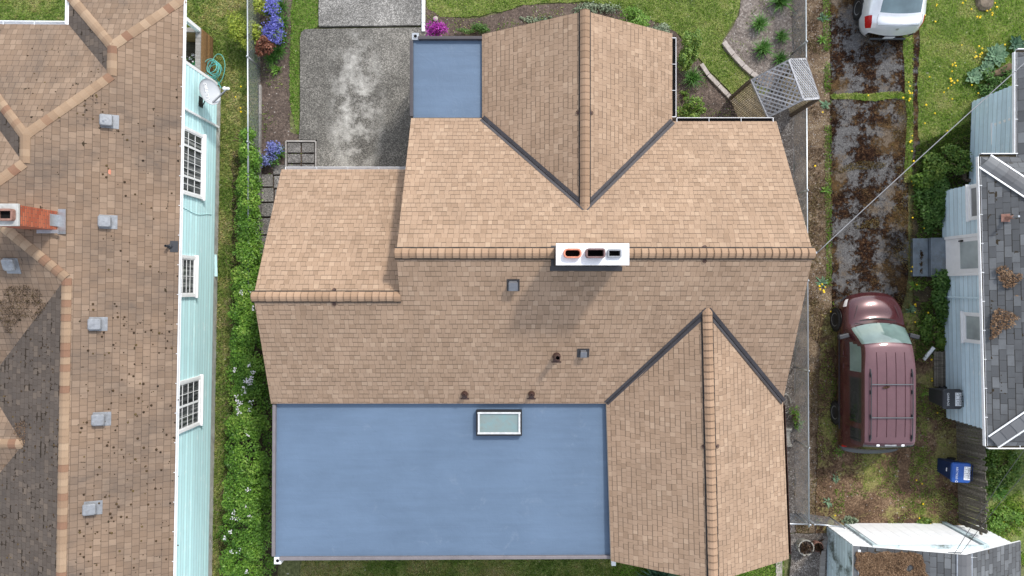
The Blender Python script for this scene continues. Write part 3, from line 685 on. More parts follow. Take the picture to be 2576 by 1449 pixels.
def vent_strip(mb, p0, p1, pl, w_, z0=.004, h=.03):
    p0 = Vector(p0); p1 = Vector(p1); d = p1-p0; s = Vector((-d.y, d.x, 0)).normalized()
    for q in (-1, 1):
        a0 = p0+s*q*w_; a1 = p1+s*q*w_; b0 = p0+s*q*w_*.5; b1 = p1+s*q*w_*.5
        for x in (a0, a1, b0, b1): x.z = min(k.z(x.x, x.y) for k in pl)
        up = Vector((0, 0, h)); lo = Vector((0, 0, z0))
        mb.raw([a0+lo, a1+lo, b1+lo, b0+lo, a0+up, a1+up, b1+up, b0+up], [(4, 5, 6, 7), (0, 1, 5, 4), (1, 2, 6, 5), (0, 4, 7, 3)])
CHX0, CHX1 = P(1399, 0, 6.15).x, P(1583, 0, 6.15).x
ridges = [((XL-.04, .836, 5.1), (CHX0+.02, .836, 5.1), (F, B)), ((CHX1-.05, .836, 5.1), (XR+.05, .836, 5.1), (F, B)), ((WL-.05, -.212, WZ), (XL+.02, -.212, WZ), (WG, B)),
          ((GRX, GY+.03, GRZ), T1+Vector((0, -.05, 0)), (GL, GR)), (T2e+Vector((0, -.02, 0)), T2+Vector((0, .05, 0)), (RL, RR))]
for a, b, pl in ridges:
    mb = MB(); vent_strip(mb, a, b, pl, .15); o = mb.build('ridge_vent', M['vent_black'], None); o.parent = roof
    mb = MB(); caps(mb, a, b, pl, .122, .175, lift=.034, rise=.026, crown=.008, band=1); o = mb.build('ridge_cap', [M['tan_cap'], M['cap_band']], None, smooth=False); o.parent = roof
def valley(mb, p0, p1, pl, w_, lift=.012, seg=1):
    p0 = Vector(p0); p1 = Vector(p1); d = p1-p0; s = Vector((-d.y, d.x, 0)).normalized()
    for q in (-1, 1):
        a0 = p0+s*q*w_; a1 = p1+s*q*w_
        for x in (a0, a1): x.z = max(k.z(x.x, x.y) for k in pl)
        up = Vector((0, 0, lift)); c = Vector((0, 0, lift+.022)); m0 = p0+s*q*.014+up; m1 = p1+s*q*.014+up
        for A in ([p0+c, p1+c, m1, m0], [m0, m1, a1+up, a0+up]):
            n = (A[1]-A[0]).cross(A[2]-A[0])
            mb.face(A if n.z > 0 else A[::-1])
for a, b, pl in [(T1, VL1, (F, GL)), (T1, VR1, (F, GR)), (T2, VL2, (B, RL)), (T2, VR2, (B, RR))]:
    mb = MB(); valley(mb, a, b, pl, .088); o = mb.build('valley_flashing', M['flash'], None); o.parent = roof

# flat blue roofs with their metal edge
def flat(name, pts, mat):
    mb = MB(); mb.mat = 0; mb.face(pts); n = len(pts); mb.mat = 1
    lo = [Vector(p)-Vector((0, 0, .2)) for p in pts]
    for i in range(n): mb.face([lo[i], lo[(i+1) % n], pts[(i+1) % n], pts[i]])
    return hp(name, mb, [mat, M['tan_wall']])
rb = [P(692, 1401, 2.88), P(1536, 1398, 2.88), Vector((2.85, -3.0, 2.96)), Vector((-6.40, -3.0, 2.96))]
fr = flat('flat_roof', rb, M['membrane'])
mb = MB(); mb.bar(P(691, 1016, 3.0), P(689, 1398, 2.90), .085, .12); mb.bar(P(704, 1404, 2.9), P(1536, 1400, 2.9), .09, .12)
o = mb.build('edge_trim', M['trim_grey'], None, bevel=.01); o.parent = fr
pr = [P(1037, 296, 2.70), P(1212, 296, 2.70), P(1212, 97, 2.70), P(1037, 97, 2.70)]
fp = flat('flat_roof', pr, M['membrane'])
mb = MB(); mb.bar(P(1035.5, 294, 2.76), P(1035.5, 103, 2.76), .085, .13); mb.bar(P(1052, 96.5, 2.76), P(1213, 96.5, 2.76), .085, .13)
o = mb.build('edge_trim', M['trim_dark'], None, bevel=.01); o.parent = fp
# eave fascia and gutters
def gutter(name, a, b, out, mats, w_=.115, h=.10, hang=.0):
    a = Vector(a); b = Vector(b); o_ = Vector(out).normalized(); mb = MB(); d = (b-a).normalized(); L = (b-a).length
    mb.mat = 0; mb.bar(a+o_*w_, b+o_*w_, .010, h); mb.bar(a-Vector((0, 0, h/2)), b-Vector((0, 0, h/2)), .012, .012)
    mb.mat = 1; mb.bar(a+o_*(w_*.5)-Vector((0, 0, h*.35)), b+o_*(w_*.5)-Vector((0, 0, h*.35)), w_-.016, .02)
    mb.mat = 0
    for p in (a, b): mb.bar(p, p+o_*w_, .012, h)
    n = int(L/.9)
    for k in range(1, n+1): p = a + d*(L*k/(n+1)); mb.bar(p+Vector((0, 0, h*.42)), p+o_*w_+Vector((0, 0, h*.42)), .009, .008)
    return hp(name, mb, mats)
gutter('gutter', (VR1.x-.02, GY-.12, zr-.03), (VR1.x-.02, VR1.y+.12, zr-.03), (1, 0, 0), [M['white_metal'], M['soot_hollow_black']])
gutter('gutter', (VR1.x+.12, VR1.y-.02, zr-.03), (XR-.12, VR1.y-.02, zr-.03), (0, 1, 0), [M['white_metal'], M['soot_hollow_black']])
gutter('gutter', (WL+.10, 3.27, 2.44), (-2.84, 3.27, 2.44), (0, 1, 0), [M['white_metal'], M['white_metal']], .10)
gutter('gutter', (VR2.x-.03, VR2.y-.1, VR2.z-.08), (E2r.x-.03, E2r.y+.12, E2r.z-.08), (1, 0, 0), [M['brown_metal'], M['soot_hollow_black']], .10)
# rain outlets
def outlet(px, py, z, mat):
    mb = MB(); p = P(px, py, z); mb.mat = 0
    s = .095; mb.box(p-Vector((0, 0, .2)), (2*s, 2*s, .26)); mb.mat = 1; mb.lathe([(.045, 0), (.045, .004)], p-Vector((0, 0, .069)), 16)
    mb.mat = 0; mb.lathe([(.062, 0), (.062, .012), (.046, .012), (.046, 0)], p-Vector((0, 0, .07)), 16)
    mb.box(p-Vector((0, 0, 1.4)), (.07, .07, 2.2)); return hp('downpipe', mb, [mat, M['soot_hollow_black']], bevel=.006)
outlet(696, 1413, 2.95, M['white_metal']); outlet(1044, 89, 2.85, M['galv'])
mb = MB(); mb.box(P(1543, 1414, 2.6), (.12, .16, .14)); mb.box(P(1543, 1414, 2.6)+Vector((0, .12, -1.3)), (.07, .08, 2.55)); hp('downpipe', mb, M['white_metal'], bevel=.01)

# chimney
def outline(w_, d, r, n=5):
    pts = []
    for cx, cy, a0 in ((w_/2-r, d/2-r, 0), (-w_/2+r, d/2-r, 90), (-w_/2+r, -d/2+r, 180), (w_/2-r, -d/2+r, 270)):
        for k in range(n+1): a = R(a0+90*k/n); pts.append((cx+r*math.cos(a), cy+r*math.sin(a)))
    return pts
def ring(mb, c, w_, d, t, h, r):
    o_ = outline(w_, d, r); i_ = outline(w_-2*t, d-2*t, max(.01, r-t)); n = len(o_); c = Vector(c)
    vs = [c+Vector((x, y, 0)) for x, y in o_]+[c+Vector((x, y, h)) for x, y in o_]+[c+Vector((x, y, h)) for x, y in i_]+[c+Vector((x, y, -.25)) for x, y in i_]
    fs = []
    for k in range(n):
        j = (k+1) % n; fs += [(k, j, n+j, n+k), (n+k, n+j, 2*n+j, 2*n+k), (2*n+k, 2*n+j, 3*n+j, 3*n+k)]
    mb.raw(vs, fs)
cz = 6.15; c0 = P(1399, 612, cz); c1 = P(1583, 667, cz); cm = (c0+c1)/2; cw, cd = c1.x-c0.x, c0.y-c1.y
mb = MB(); mb.box((cm.x-.02, cm.y-.01, 5.3), (cw-.09, cd-.05, 1.46))
for x in (cm.x-.5, cm.x, cm.x+.5): mb.box((x, cm.y-cd/2+.012, 5.3), (.006, .03, 1.4))
chim = hp('chimney', mb, M['flash_dark'])
mb = MB()           # stepped flashing lying on the slopes around the shaft
bx0, bx1, by0, by1 = cm.x-cw/2+.02, cm.x+cw/2-.06, cm.y-cd/2+.01, cm.y+cd/2-.04
for (x0, x1, y0, y1, pl) in [(bx0-.09, bx1+.10, by0-.11, by0, B), (bx0-.07, bx0, by0, .80, B), (bx0-.07, bx0, .87, by1, F), (bx1, bx1+.05, by0, .80, B), (bx0-.07, bx1+.05, by1, by1+.06, F)]:
    v = [pl.at(x0, y0), pl.at(x1, y0), pl.at(x1, y1), pl.at(x0, y1)]; up = Vector((0, 0, .012)); mb.raw([p-up for p in v]+[p+up for p in v], [(4, 5, 6, 7), (0, 1, 5, 4), (1, 2, 6, 5), (2, 3, 7, 6), (3, 0, 4, 7)])
subpart('flashing', mb, M['flash_dark'], chim)
mb = MB(); fl = [(1440, 638, .40, .215, .13, M['clay'], .095), (1497, 637, .43, .215, .19, M['dark_clay'], .06), (1546, 637, .315, .19, .08, M['galv_dull'], .035)]
# cap with three openings: strips butted around the flues
xs = []
cxs = [(P(a, b, cz+.06), w_, d) for a, b, w_, d, h, m_, r in fl]
yt, yb = c0.y, c1.y; fy = sum(p.y for p, _, _ in cxs)/3; hd = .09
def slab(x0, x1, y0, y1): mb.box(((x0+x1)/2, (y0+y1)/2, cz-.05), (x1-x0, y1-y0, .10), rnd=.5)
slab(c0.x, c1.x, fy+hd, yt); slab(c0.x, c1.x, yb, fy-hd)
last = c0.x
for p, w_, d in cxs: slab(last, p.x-w_/2+.03, fy-hd, fy+hd); last = p.x+w_/2-.03
slab(last, c1.x, fy-hd, fy+hd)
subpart('chimney_cap', mb, simple('white_cap_paint', (.76, .76, .77), .6, 0, .03, 7, dirt=((.52, .52, .53), .45)), chim)
for (a, b, w_, d, h, m_, r), (p, _, _) in zip(fl, cxs):
    mb = MB(); ring(mb, (p.x, fy, cz-.04), w_, d, .036, h+.04, r); subpart('flue', mb, m_, chim, bevel=.004)
mb = MB(); mb.box((cm.x, fy, cz-.12+.035), (cw-.2, 2*hd-.02, .01)); subpart('flue_throat', mb, M['soot_hollow_black'], chim)

# roof vents, pipes and anchors on the rear slope
def on(pl, px, py): return pl.px(px, py)
def frame_on(pl):
    n = pl.n; v = Vector((0, 0, 1)); u = v.cross(n)
    u = u.normalized() if u.length > 1e-4 else Vector((1, 0, 0)); w2 = n.cross(u); return Matrix((u, w2, n)).transposed()
def box_vent(pl, px, py, w_, h, fl_, mat):
    p = on(pl, px, py); A = frame_on(pl); mb = MB(); n = pl.n; mb.mat = 1
    mb.box(p+A@Vector((0, -.02, .008)), (w_+2*fl_, w_+.10, .012), M=A); mb.mat = 0
    mb.box(p+A@Vector((0, 0, h*.45)), (w_*.86, w_*.86, h*.9), M=A); mb.box(p+A@Vector((0, .01, h*.93)), (w_, w_, h*.2), M=A)
    mb.mat = 1; mb.box(p+A@Vector((0, -w_*.44, h*.4)), (w_*.8, .02, h*.6), M=A)
    return hp('roof_vent', mb, [mat, M['flash_dark']], bevel=.012)
box_vent(B, 1291, 715, .225, .17, .045, M['box_grey']); box_vent(B, 1467, 886, .165, .15, .075, M['box_grey'])
def pipe(pl, px, py, r, h, fl_):
    p = on(pl, px, py); A = frame_on(pl); mb = MB(); mb.mat = 0
    mb.box(p+A@Vector((0, -fl_*.75, .007)), (1.7*fl_, 1.5*fl_, .012), M=A)
    mb.box(p+A@Vector((0, -fl_*1.75, .008)), (2*fl_+.06, .035, .013), M=A)
    mb.lathe([(fl_*1.1, -.02), (fl_*1.05, .06), (fl_*.75, .11), (r*1.25, .135), (r*1.2, .15)], p, 20)
    mb.lathe([(r, .1), (r, h), (r*.72, h), (r*.72, h-.12)], p, 18); mb.mat = 1; mb.lathe([(r*.72, h-.1), (r*.70, h-.099)], p, 16)
    hp('vent_pipe', mb, [M['brown_metal'], M['soot_hollow_black']], smooth=False, bevel=.004)
pipe(B, 1400, 896, .07, .46, .098); pipe(B, 1169, 991, .033, .2, .085); pipe(B, 1337, 991, .033, .2, .085)
def anchor(pl, px, py):
    p = on(pl, px, py); A = frame_on(pl); mb = MB()
    mb.tube([p+A@Vector((.045*math.cos(a), .045*math.sin(a), .02)) for a in [2*math.pi*k/14 for k in range(14)]], .008, 5, closed=True)
    mb.box(p+A@Vector((0, 0, .006)), (.05, .05, .01), M=A); hp('roof_anchor', mb, M['brown_metal'])
for pl, a, b in [(GL, 1454, 283), (GR, 1487, 284), (F, 1772, 622), (B, 1772, 656), (WG, 841, 730), (B, 841, 764), (RL, 1770, 1123), (RR, 1804, 1122)]: anchor(pl, a, b)
# skylight
sz = 3.10; a = P(1198, 1032, sz); b = P(1313, 1096, sz); c = (a+b)/2; sw, sd = b.x-a.x, a.y-b.y
mb = MB(); ty = .05
for q in (-1, 1): mb.box((c.x, c.y+q*(sd/2-.025), sz-.09), (sw, .05, .24)); mb.box((c.x+q*(sw/2-.025), c.y, sz-.09), (.05, sd-.1, .24))
skyl = hp('skylight', mb, M['black'], bevel=.006)
mb = MB()
for q in (-1, 1): mb.box((c.x, c.y+q*(sd/2-.07), sz-.005), (sw-.07, .05, .09)); mb.box((c.x+q*(sw/2-.07), c.y, sz-.005), (.05, sd-.19, .09))
subpart('frame', mb, M['galv_white'], skyl, bevel=.006)
mb = MB(); mb.box((c.x, c.y, sz-.012), (sw-.18, sd-.18, .02)); subpart('pane', mb, M['skylight'], skyl)
# ================================================================ walls of lapped boards and windows
def lap_wall(mb, a, b, z0, z1, course=.165, proud=.018, thick=.1):
    a = Vector((a[0], a[1], 0)); b = Vector((b[0], b[1], 0)); d = (b-a).normalized(); o_ = Vector((d.y, -d.x, 0))   # outside is to the right of a->b
    z = z0; i = 0
    while z < z1-.01:
        zt = min(z+course, z1); jit = random.uniform(-.004, .004)
        p = [a+o_*proud, b+o_*proud]; q = [a+o_*.003, b+o_*.003]
        lo = [p[0]+Vector((0, 0, z)), p[1]+Vector((0, 0, z+jit))]; hi = [q[1]+Vector((0, 0, zt)), q[0]+Vector((0, 0, zt))]
        mb.face([lo[0], lo[1], hi[0], hi[1]])
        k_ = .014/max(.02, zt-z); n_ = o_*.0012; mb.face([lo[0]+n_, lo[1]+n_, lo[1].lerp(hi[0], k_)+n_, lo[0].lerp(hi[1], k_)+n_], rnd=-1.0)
        r0 = a+Vector((0, 0, z)); r1 = b+Vector((0, 0, z+jit)); mb.face([r0, r1, lo[1], lo[0]])
        mb.face([a+Vector((0, 0, z))-o_*thick, lo[0], hi[1], a+Vector((0, 0, zt))-o_*thick]); mb.face([lo[1], b+Vector((0, 0, z))-o_*thick, b+Vector((0, 0, zt))-o_*thick, hi[0]])
        z = zt; i += 1
class Wall:
    """upright wall line: s metres along a->b, z up, out to the right"""
    def __init__(s, a, b):
        s.a = Vector((a[0], a[1], 0)); s.d = (Vector((b[0], b[1], 0))-s.a).normalized(); s.o = Vector((s.d.y, -s.d.x, 0))
    def px(s, x, y):
        h = hit(x, y, s.a, s.o); return (h-s.a).dot(s.d), h.z
    def pt(s, u, z, out=0): return s.a+s.d*u+s.o*out+Vector((0, 0, z))
    def bx(s, mb, u0, u1, z0, z1, o0, o1):
        A = Matrix((s.d, s.o, Vector((0, 0, 1)))).transposed()
        mb.box(s.pt((u0+u1)/2, (z0+z1)/2, (o0+o1)/2), (abs(u1-u0), abs(o1-o0), abs(z1-z0)), M=A)
def window(parent, W, u0, u1, z0, z1, pane, cols=(1,), grid=(1, 1), fr=.09, mat=None, sill=True, label=None):
    """white window: frame with a sill, sash bars, one pane per light; grid muntins belong to the sash bars"""
    mat = mat or M['white']; mb = MB(); t = .085
    W.bx(mb, u0-fr, u1+fr, z1, z1+fr, .0, t); W.bx(mb, u0-fr, u0, z0, z1, .0, t); W.bx(mb, u1, u1+fr, z0, z1, .0, t)
    W.bx(mb, u0-fr, u1+fr, z0-fr, z0, .0, t)
    fo = mb.build('window', mat, parent, bevel=.006)
    if label: fo['label'] = label
    if sill: mb = MB(); W.bx(mb, u0-fr-.03, u1+fr+.03, z0-fr-.035, z0-fr-.002, .0, t+.05); subpart('sill', mb, mat, fo, bevel=.005)
    tot = sum(cols); u = u0; mb = MB(); mbp = MB()
    for i, c in enumerate(cols):
        w_ = (u1-u0)*c/tot; n = max(1, round(grid[0]*c)); e = .03
        W.bx(mb, u, u+e, z0, z1, .048, .072); W.bx(mb, u+w_-e, u+w_, z0, z1, .048, .072); W.bx(mb, u+e, u+w_-e, z0, z0+e, .048, .072); W.bx(mb, u+e, u+w_-e, z1-e, z1, .048, .072)
        for k in range(1, n): x = u+e+(w_-2*e)*k/n; W.bx(mb, x-.006, x+.006, z0+e, z1-e, .050, .066)
        for k in range(1, grid[1]):
            z = z0+e+(z1-z0-2*e)*k/grid[1]
            for q in range(n):
                x0 = u+e+(w_-2*e)*q/n+.008; x1 = u+e+(w_-2*e)*(q+1)/n-.008; W.bx(mb, x0, x1, z-.008, z+.008, .050, .064)
        W.bx(mbp, u+e, u+w_-e, z0+e, z1-e, .046, .054); u += w_
    subpart('sash', mb, mat, fo); subpart('pane', mbp, pane, fo)
    return fo

# ================================================================ turquoise house under the brown roof
A_ = Vector((P(545, 200, .3).x, P(545, 200, .3).y, 0)); B_ = Vector((P(522, 1449, .3).x, P(522, 1449, .3).y, 0))
dirL = (A_-B_).normalized(); outL = Vector((dirL.y, -dirL.x, 0))
def L(x, y, z=0): return A_ + outL*x + dirL*y + Vector((0, 0, z))     # local: x outwards, y towards the top of the photo
WLN = Wall(B_-dirL*3, A_)      # u grows upward in the photo, outside to the right
EZ = 3.0
e0 = P(462, 20, EZ); EX = (e0-A_).dot(outL)
SL = .42
nE = (outL*SL + Vector((0, 0, 1))).normalized()
EP = e0
def rE(px, py): return hit(px, py, EP, nE)
def loc(p): q = p-A_; return q.dot(outL), q.dot(dirL), p.z
lh = thing('turquoise_house', 'turquoise clapboard house under a worn brown shingle hip roof', 'house', tuple(A_), world=True)
R1a, R1b = rE(280, 115), rE(280, 190); A2, A2b = rE(60, 340), rE(60, 410); R3a = rE(165, 700)
x1, y1a, z1 = loc(R1a); _, y1b, _ = loc(R1b); x2, y2, z2 = loc(A2); y2b = loc(A2b)[1]; x3, y3, z3 = loc(R3a)
K = L(x2-(92/60)*.0 - 1.0, y2b-1.0, z2+SL*1.0); xk, yk, zk = loc(K)
yend = -19.5; yE = y1a+(z1-EZ)/SL
m = MB()
d3 = z3-EZ
Kc = L(x3-(y3-(-0))*0, 0, 0)
# where the hip from R3a meets the hip from A2b
tk = ((y2b-y3)-(x2-x3)*-1)/2; xk = x2-((y2b-y3)-(x3-x2))/2; yk = y2b-((x2-xk)); zk = z2+SL*(x2-xk); K = L(xk, yk, zk)
m.roof([L(EX, yE, EZ), L(EX, yend, EZ), L(x3, yend, z3), L(x3, y3, z3), K, L(x2, y2b, z2), L(x2, y2, z2), L(x1, y1b, z1), L(x1, y1a, z1)])          # east
d1 = (z1-EZ)/SL; d2 = (z2-EZ)/SL; dk = (zk-EZ)/SL
m.roof([L(x1, y1a, z1), L(EX, yE, EZ), L(x1-d1, yE, EZ)], shift=(4, 0))                       # north hip end
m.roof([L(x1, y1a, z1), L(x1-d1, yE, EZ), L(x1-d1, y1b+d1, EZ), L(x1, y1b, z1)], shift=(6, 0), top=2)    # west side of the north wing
m.roof([L(x2, y2, z2), L(x1, y1b, z1), L(x1-d1, y1b+d1, EZ), L(x2-d2, y2+d2, EZ)], shift=(1, 0))    # middle north face
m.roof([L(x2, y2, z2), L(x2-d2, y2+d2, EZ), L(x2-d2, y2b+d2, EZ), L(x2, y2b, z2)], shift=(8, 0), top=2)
m.roof([K, L(x2, y2b, z2), L(x2-d2, y2b+d2, EZ), L(xk-dk, yk+dk, EZ)], shift=(3, 0))
m.roof([K, L(x3, y3, z3), L(x3-d3/SL, y3-d3/SL, EZ), L(xk-dk, yk-dk, EZ)], shift=(2.5, 0))                                       # south face
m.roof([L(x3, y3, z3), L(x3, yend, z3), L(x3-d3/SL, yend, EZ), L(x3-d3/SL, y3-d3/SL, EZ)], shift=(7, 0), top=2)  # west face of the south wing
m.roof([K, L(xk-dk, yk+dk, EZ), L(xk-dk, yk-dk, EZ)])
W3n = (outL*-SL + Vector((0, 0, 1))).normalized(); D = hit(58, 1118, L(x3, 0, z3), W3n); xd, yd, zd = loc(D); ww = (zd-EZ)/SL
m.roof([D, L(xd-3, yd, zd), L(xd-3, yd+ww, EZ), L(xd-ww, yd+ww, EZ)]); m.roof([D, L(xd-3, yd, zd), L(xd-3, yd-ww, EZ), L(xd-ww, yd-ww, EZ)])
lroof = m.build('roof', [M['old_shingle'], M['white'], M['old_shingle_dark']], lh)
def pl_local(x, y, z, gx, gy):
    g = outL*gx + dirL*gy; return Plane(L(x, y, z), g.x, g.y)
pE = pl_local(x1, 0, z1, -SL, 0); pN1 = pl_local(x1, y1a, z1, 0, -SL); pW1 = pl_local(x1, 0, z1, SL, 0); pN2 = pl_local(0, y2, z2, 0, -SL); pW2 = pl_local(x2, 0, z2, SL, 0)
pN3 = pl_local(0, yk, zk, 0, -SL); pS = pl_local(0, yk, zk, 0, SL); pW3 = pl_local(x3, 0, z3, SL, 0)
mb = MB()
for a, b, pl in [(L(EX-.02, yE-.02, EZ), L(x1, y1a, z1), (pE, pN1)), (L(x1-d1+.02, yE-.02, EZ), L(x1, y1a, z1), (pW1, pN1)), (L(x1, y1a, z1), L(x1, y1b, z1), (pE, pW1)),
                 (L(x1, y1b, z1), L(x2, y2, z2), (pE, pN2)), (L(x2-d2, y2+d2, EZ), L(x2, y2, z2), (pW2, pN2)), (L(x2, y2, z2), L(x2, y2b, z2), (pE, pW2)), (L(x2, y2b, z2), K, (pE, pN3)),
                 (L(x3, y3, z3), K, (pE, pS)), (L(x3, yend, z3), L(x3, y3, z3), (pE, pW3))]:
    caps(mb, a, b, pl, .13, .185, lift=.010, crown=.008, rise=.014)
o = mb.build('ridge_cap', M['old_cap'], None); o.parent = lroof; mb = MB()
pDn = pl_local(0, yd, zd, 0, -SL); pDs = pl_local(0, yd, zd, 0, SL); caps(mb, L(xd-3, yd, zd), L(xd, yd, zd), (pDn, pDs), .13, .2, lift=.010, crown=.008)
o = mb.build('ridge_cap', M['old_cap'], None); o.parent = lroof
# gutters: white lip
mb = MB()
def lip(a, b, o_, mbx):
    a = Vector(a); b = Vector(b); o_ = Vector(o_)
    mbx.bar(a+o_*.10, b+o_*.10, .02, .10); mbx.bar(a+o_*.05-Vector((0, 0, .05)), b+o_*.05-Vector((0, 0, .05)), .09, .012)
    n = int((b-a).length/.8)
    for k in range(1, n): p = a.lerp(b, k/n); mbx.bar(p+Vector((0, 0, .046)), p+o_*.10+Vector((0, 0, .046)), .014, .008)
lip(L(EX-.03, yE, EZ-.03), L(EX-.03, yend, EZ-.03), outL*.55, mb); mb.build('gutter', M['white_metal'], lh)
mb = MB(); lip(L(x1-d1+.02, yE, EZ-.03), L(x1-d1+.02, y1b+d1, EZ-.03), -outL, mb); lip(L(x1-d1-.08, y1b+d1-.02, EZ-.03), L(x2-d2, y2+d2-.02, EZ-.03), dirL, mb); mb.build('gutter', M['white_metal'], lh)
# east wall, foundation, hidden walls
corner = WLN.px(503, 186)[0]          # upright corner where the porch recess begins
mb = MB(); wa = WLN.pt(0, 0); wb = WLN.pt(corner, 0)
lap_wall(mb, (wa-outL*.0)[:2], wb[:2], .32, 2.95, .165, .03)
wallo = mb.build('wall', M['teal'], lh)
mb = MB(); mb.bar(WLN.pt(0, .16, -.045), WLN.pt(corner, .16, -.045), .13, .34); mb.build('foundation', M['conc'], lh)
mb = MB(); WLN.bx(mb, corner, corner+.09, .3, 2.95, -.1, .03); mb.build('corner_board', M['white'], lh)
mb = MB(); c0_ = L(-3.2, -6, 1.3)
Ml = Matrix((outL, dirL, Vector((0, 0, 1)))).transposed()
mb.box(L(-1.75, -8.2, 1.4), (3.2, 16.2, 2.8), M=Ml); mb.box(L(-3.9, -8.6, 1.4), (3.9, 17.0, 2.8), M=Ml)
yc = loc(WLN.pt(corner, 0))[1]
mb.box(L(-2.3, yc-2.2, 1.4), (1.2, 6.6, 2.8), M=Ml); mb.box(L(-1.65, yc-.06, 1.4), (3.1, .1, 2.8), M=Ml); mb.build('inner_wall', M['teal'], lh)
# windows measured on the wall
def wwin(y_top, y_bot, xm, x_sill, pane, cols, grid, label=None):
    u1 = WLN.px(xm, y_top)[0]; u0 = WLN.px(xm, y_bot)[0]; z0 = WLN.px(x_sill, (y_top+y_bot)/2)[1]
    window(lh, WLN, u0+.09, u1-.09, z0+.09, 2.62, pane, cols, grid, label=label)
wwin(332, 498, 490, 506, M['pane'], (1, 2, 1), (2, 3), 'wide three-part window with white grilles')
wwin(643, 747, 472, 487, M['pane'], (1,), (2, 4), 'narrow white double-hung window')
wwin(950, 1076, 480, 499, M['pane'], (1, 1), (2, 4), 'two-part white window with grilles')
# downspout and clothes wire on the wall
mb = MB(); u_, z_ = WLN.px(541, 318); mb.bar(WLN.pt(u_, .25, .05), WLN.pt(u_, 2.9, .05), .06, .075, up=outL); mb.build('downpipe', M['white_metal'], lh)
mb = MB(); u_ = WLN.px(500, 535)[0]
mb.tube([WLN.pt(u_-.02+.05*math.sin(k*.9), 2.9-k*.26, .035) for k in range(10)], .009, 5); mb.build('cable', M['teal'], lh)
# roof vents of the brown roof
def lvent(px, py, pl):
    p = pl.px(px, py); A = frame_on(pl); mb = MB(); n = pl.n
    mb.box(p+A@Vector((0, -.05, .008)), (.36, .42, .012), M=A)
    mb.box(p+A@Vector((0, .02, .05)), (.24, .24, .10), M=A)
    r = outline(.30, .31, .05, 4); k = len(r)
    vs = [p+A@Vector((x, y+.02, .10)) for x, y in r]+[p+A@Vector((x, y+.02, .145)) for x, y in r]+[p+A@Vector((x*.86, y*.86+.02, .175)) for x, y in r]+[p+A@Vector((0, .02, .178))]
    fs = [(i, (i+1) % k, k+(i+1) % k, k+i) for i in range(k)]+[(k+i, k+(i+1) % k, 2*k+(i+1) % k, 2*k+i) for i in range(k)]+[(2*k+i, 2*k+(i+1) % k, 3*k) for i in range(k)]+[tuple(range(k-1, -1, -1))]
    mb.raw(vs, fs); mb.lathe([(.018, 0), (.014, .008)], p+A@Vector((0, .02, .178)), 8, M=A)
    mb.build('roof_vent', M['galv_dull'], lh, bevel=.004)
for a, b in [(271, 305), (267, 558), (242, 815), (251, 1054), (229, 1278)]: lvent(a, b, pE)
lvent(30, 664, pS)
p = pE.px(434, 620); A = frame_on(pE); mb = MB(); mb.box(p+A@Vector((0, -.04, .008)), (.30, .2, .014), M=A); mb.lathe([(.07, 0), (.05, .06), (.035, .07), (.035, .25), (.024, .25), (.024, .1)], p+A@Vector((0, .06, 0)), 14); mb.build('vent_pipe', M['plastic'], lh)
# brick chimney with its cap
c = L(*(loc(pE.px(22, 546))[:2]), 0); z0 = pE.z(c.x, c.y)
q0 = P(-30, 515, z0+1.0); q1 = P(44, 566, z0+1.0); cc = (q0+q1)/2; cw_, cd_ = q1.x-q0.x, q0.y-q1.y
mb = MB(); mb.box((cc.x, cc.y, z0+.2), (cw_, cd_, 1.5)); ch2 = mb.build('chimney', M['brick'], lh)
mb = MB(); mb.box((cc.x, cc.y, z0+.985), (cw_+.05, cd_+.05, .07)); subpart('chimney_cap', mb, M['conc'], ch2, bevel=.01)
mb = MB(); fc = P(12, 540, z0+1.1); ring(mb, (fc.x, fc.y, z0+1.0), .40, .28, .05, .13, .06); subpart('flue', mb, M['terracotta'], ch2)
mb = MB(); mb.box((fc.x, fc.y, z0+1.024), (.30, .18, .006)); subpart('flue_throat', mb, M['soot_hollow_black'], ch2)
mb = MB()
xe = cc.x+cw_/2; ys, yn = cc.y-cd_/2, cc.y+cd_/2
mb.box((xe+.10, cc.y-.02, pE.z(xe+.1, cc.y)+.03), (.22, cd_+.16, .012), M=frame_on(pE) @ Matrix.Rotation(R(-90), 3, 'Z') if False else None)
mb.bar((xe+.012, cc.y, pE.z(xe, cc.y)+.12), (xe+.02, cc.y, pE.z(xe, cc.y)+.12+.001), cd_+.02, .3, up=(0, 1, 0))
mb.box((cc.x+.05, ys-.05, pE.z(cc.x, ys)+.02), (cw_+.2, .09, .012)); subpart('flashing', mb, M['galv'], ch2)
# plank porch half-wall at the corner
mb = MB(); ua, ub = WLN.px(500, 152)[0], 0
h_ = .95; pA = WLN.a
def on_z(px, py, z): q = P(px, py, z)-WLN.a; return q.dot(WLN.d), q.dot(WLN.o)
u0, o0 = on_z(503, 155, h_); u1, o1 = on_z(502, 70, h_)
n = 7
mbw = MB()
for k in range(n):
    zz = .08+k*(h_-.1)/n; WLN.bx(mbw, corner+.1, u1, zz, zz+(h_-.1)/n-.006, o0-.05, o0+random.uniform(-.004, .004))
por = mbw.build('porch_side', M['cedar'], lh)
mb = MB(); WLN.bx(mb, corner+.1, u1, h_-.03, h_+.01, o0-.14, o0+.012); WLN.bx(mb, u1-.13, u1, h_-.029, h_+.009, o0-1.2, o0-.141); subpart('rail', mb, M['grey_wood'], por)
mb = MB(); WLN.bx(mb, u1-.13, u1, .08, h_-.03, o0-1.2, o0-.06); subpart('end_planks', mb, M['cedar'], por)
mb = MB(); WLN.bx(mb, corner+.1, u1-.14, .05, .12, o0-1.3, o0-.06); subpart('porch_floor', mb, M['dark_post'], por)
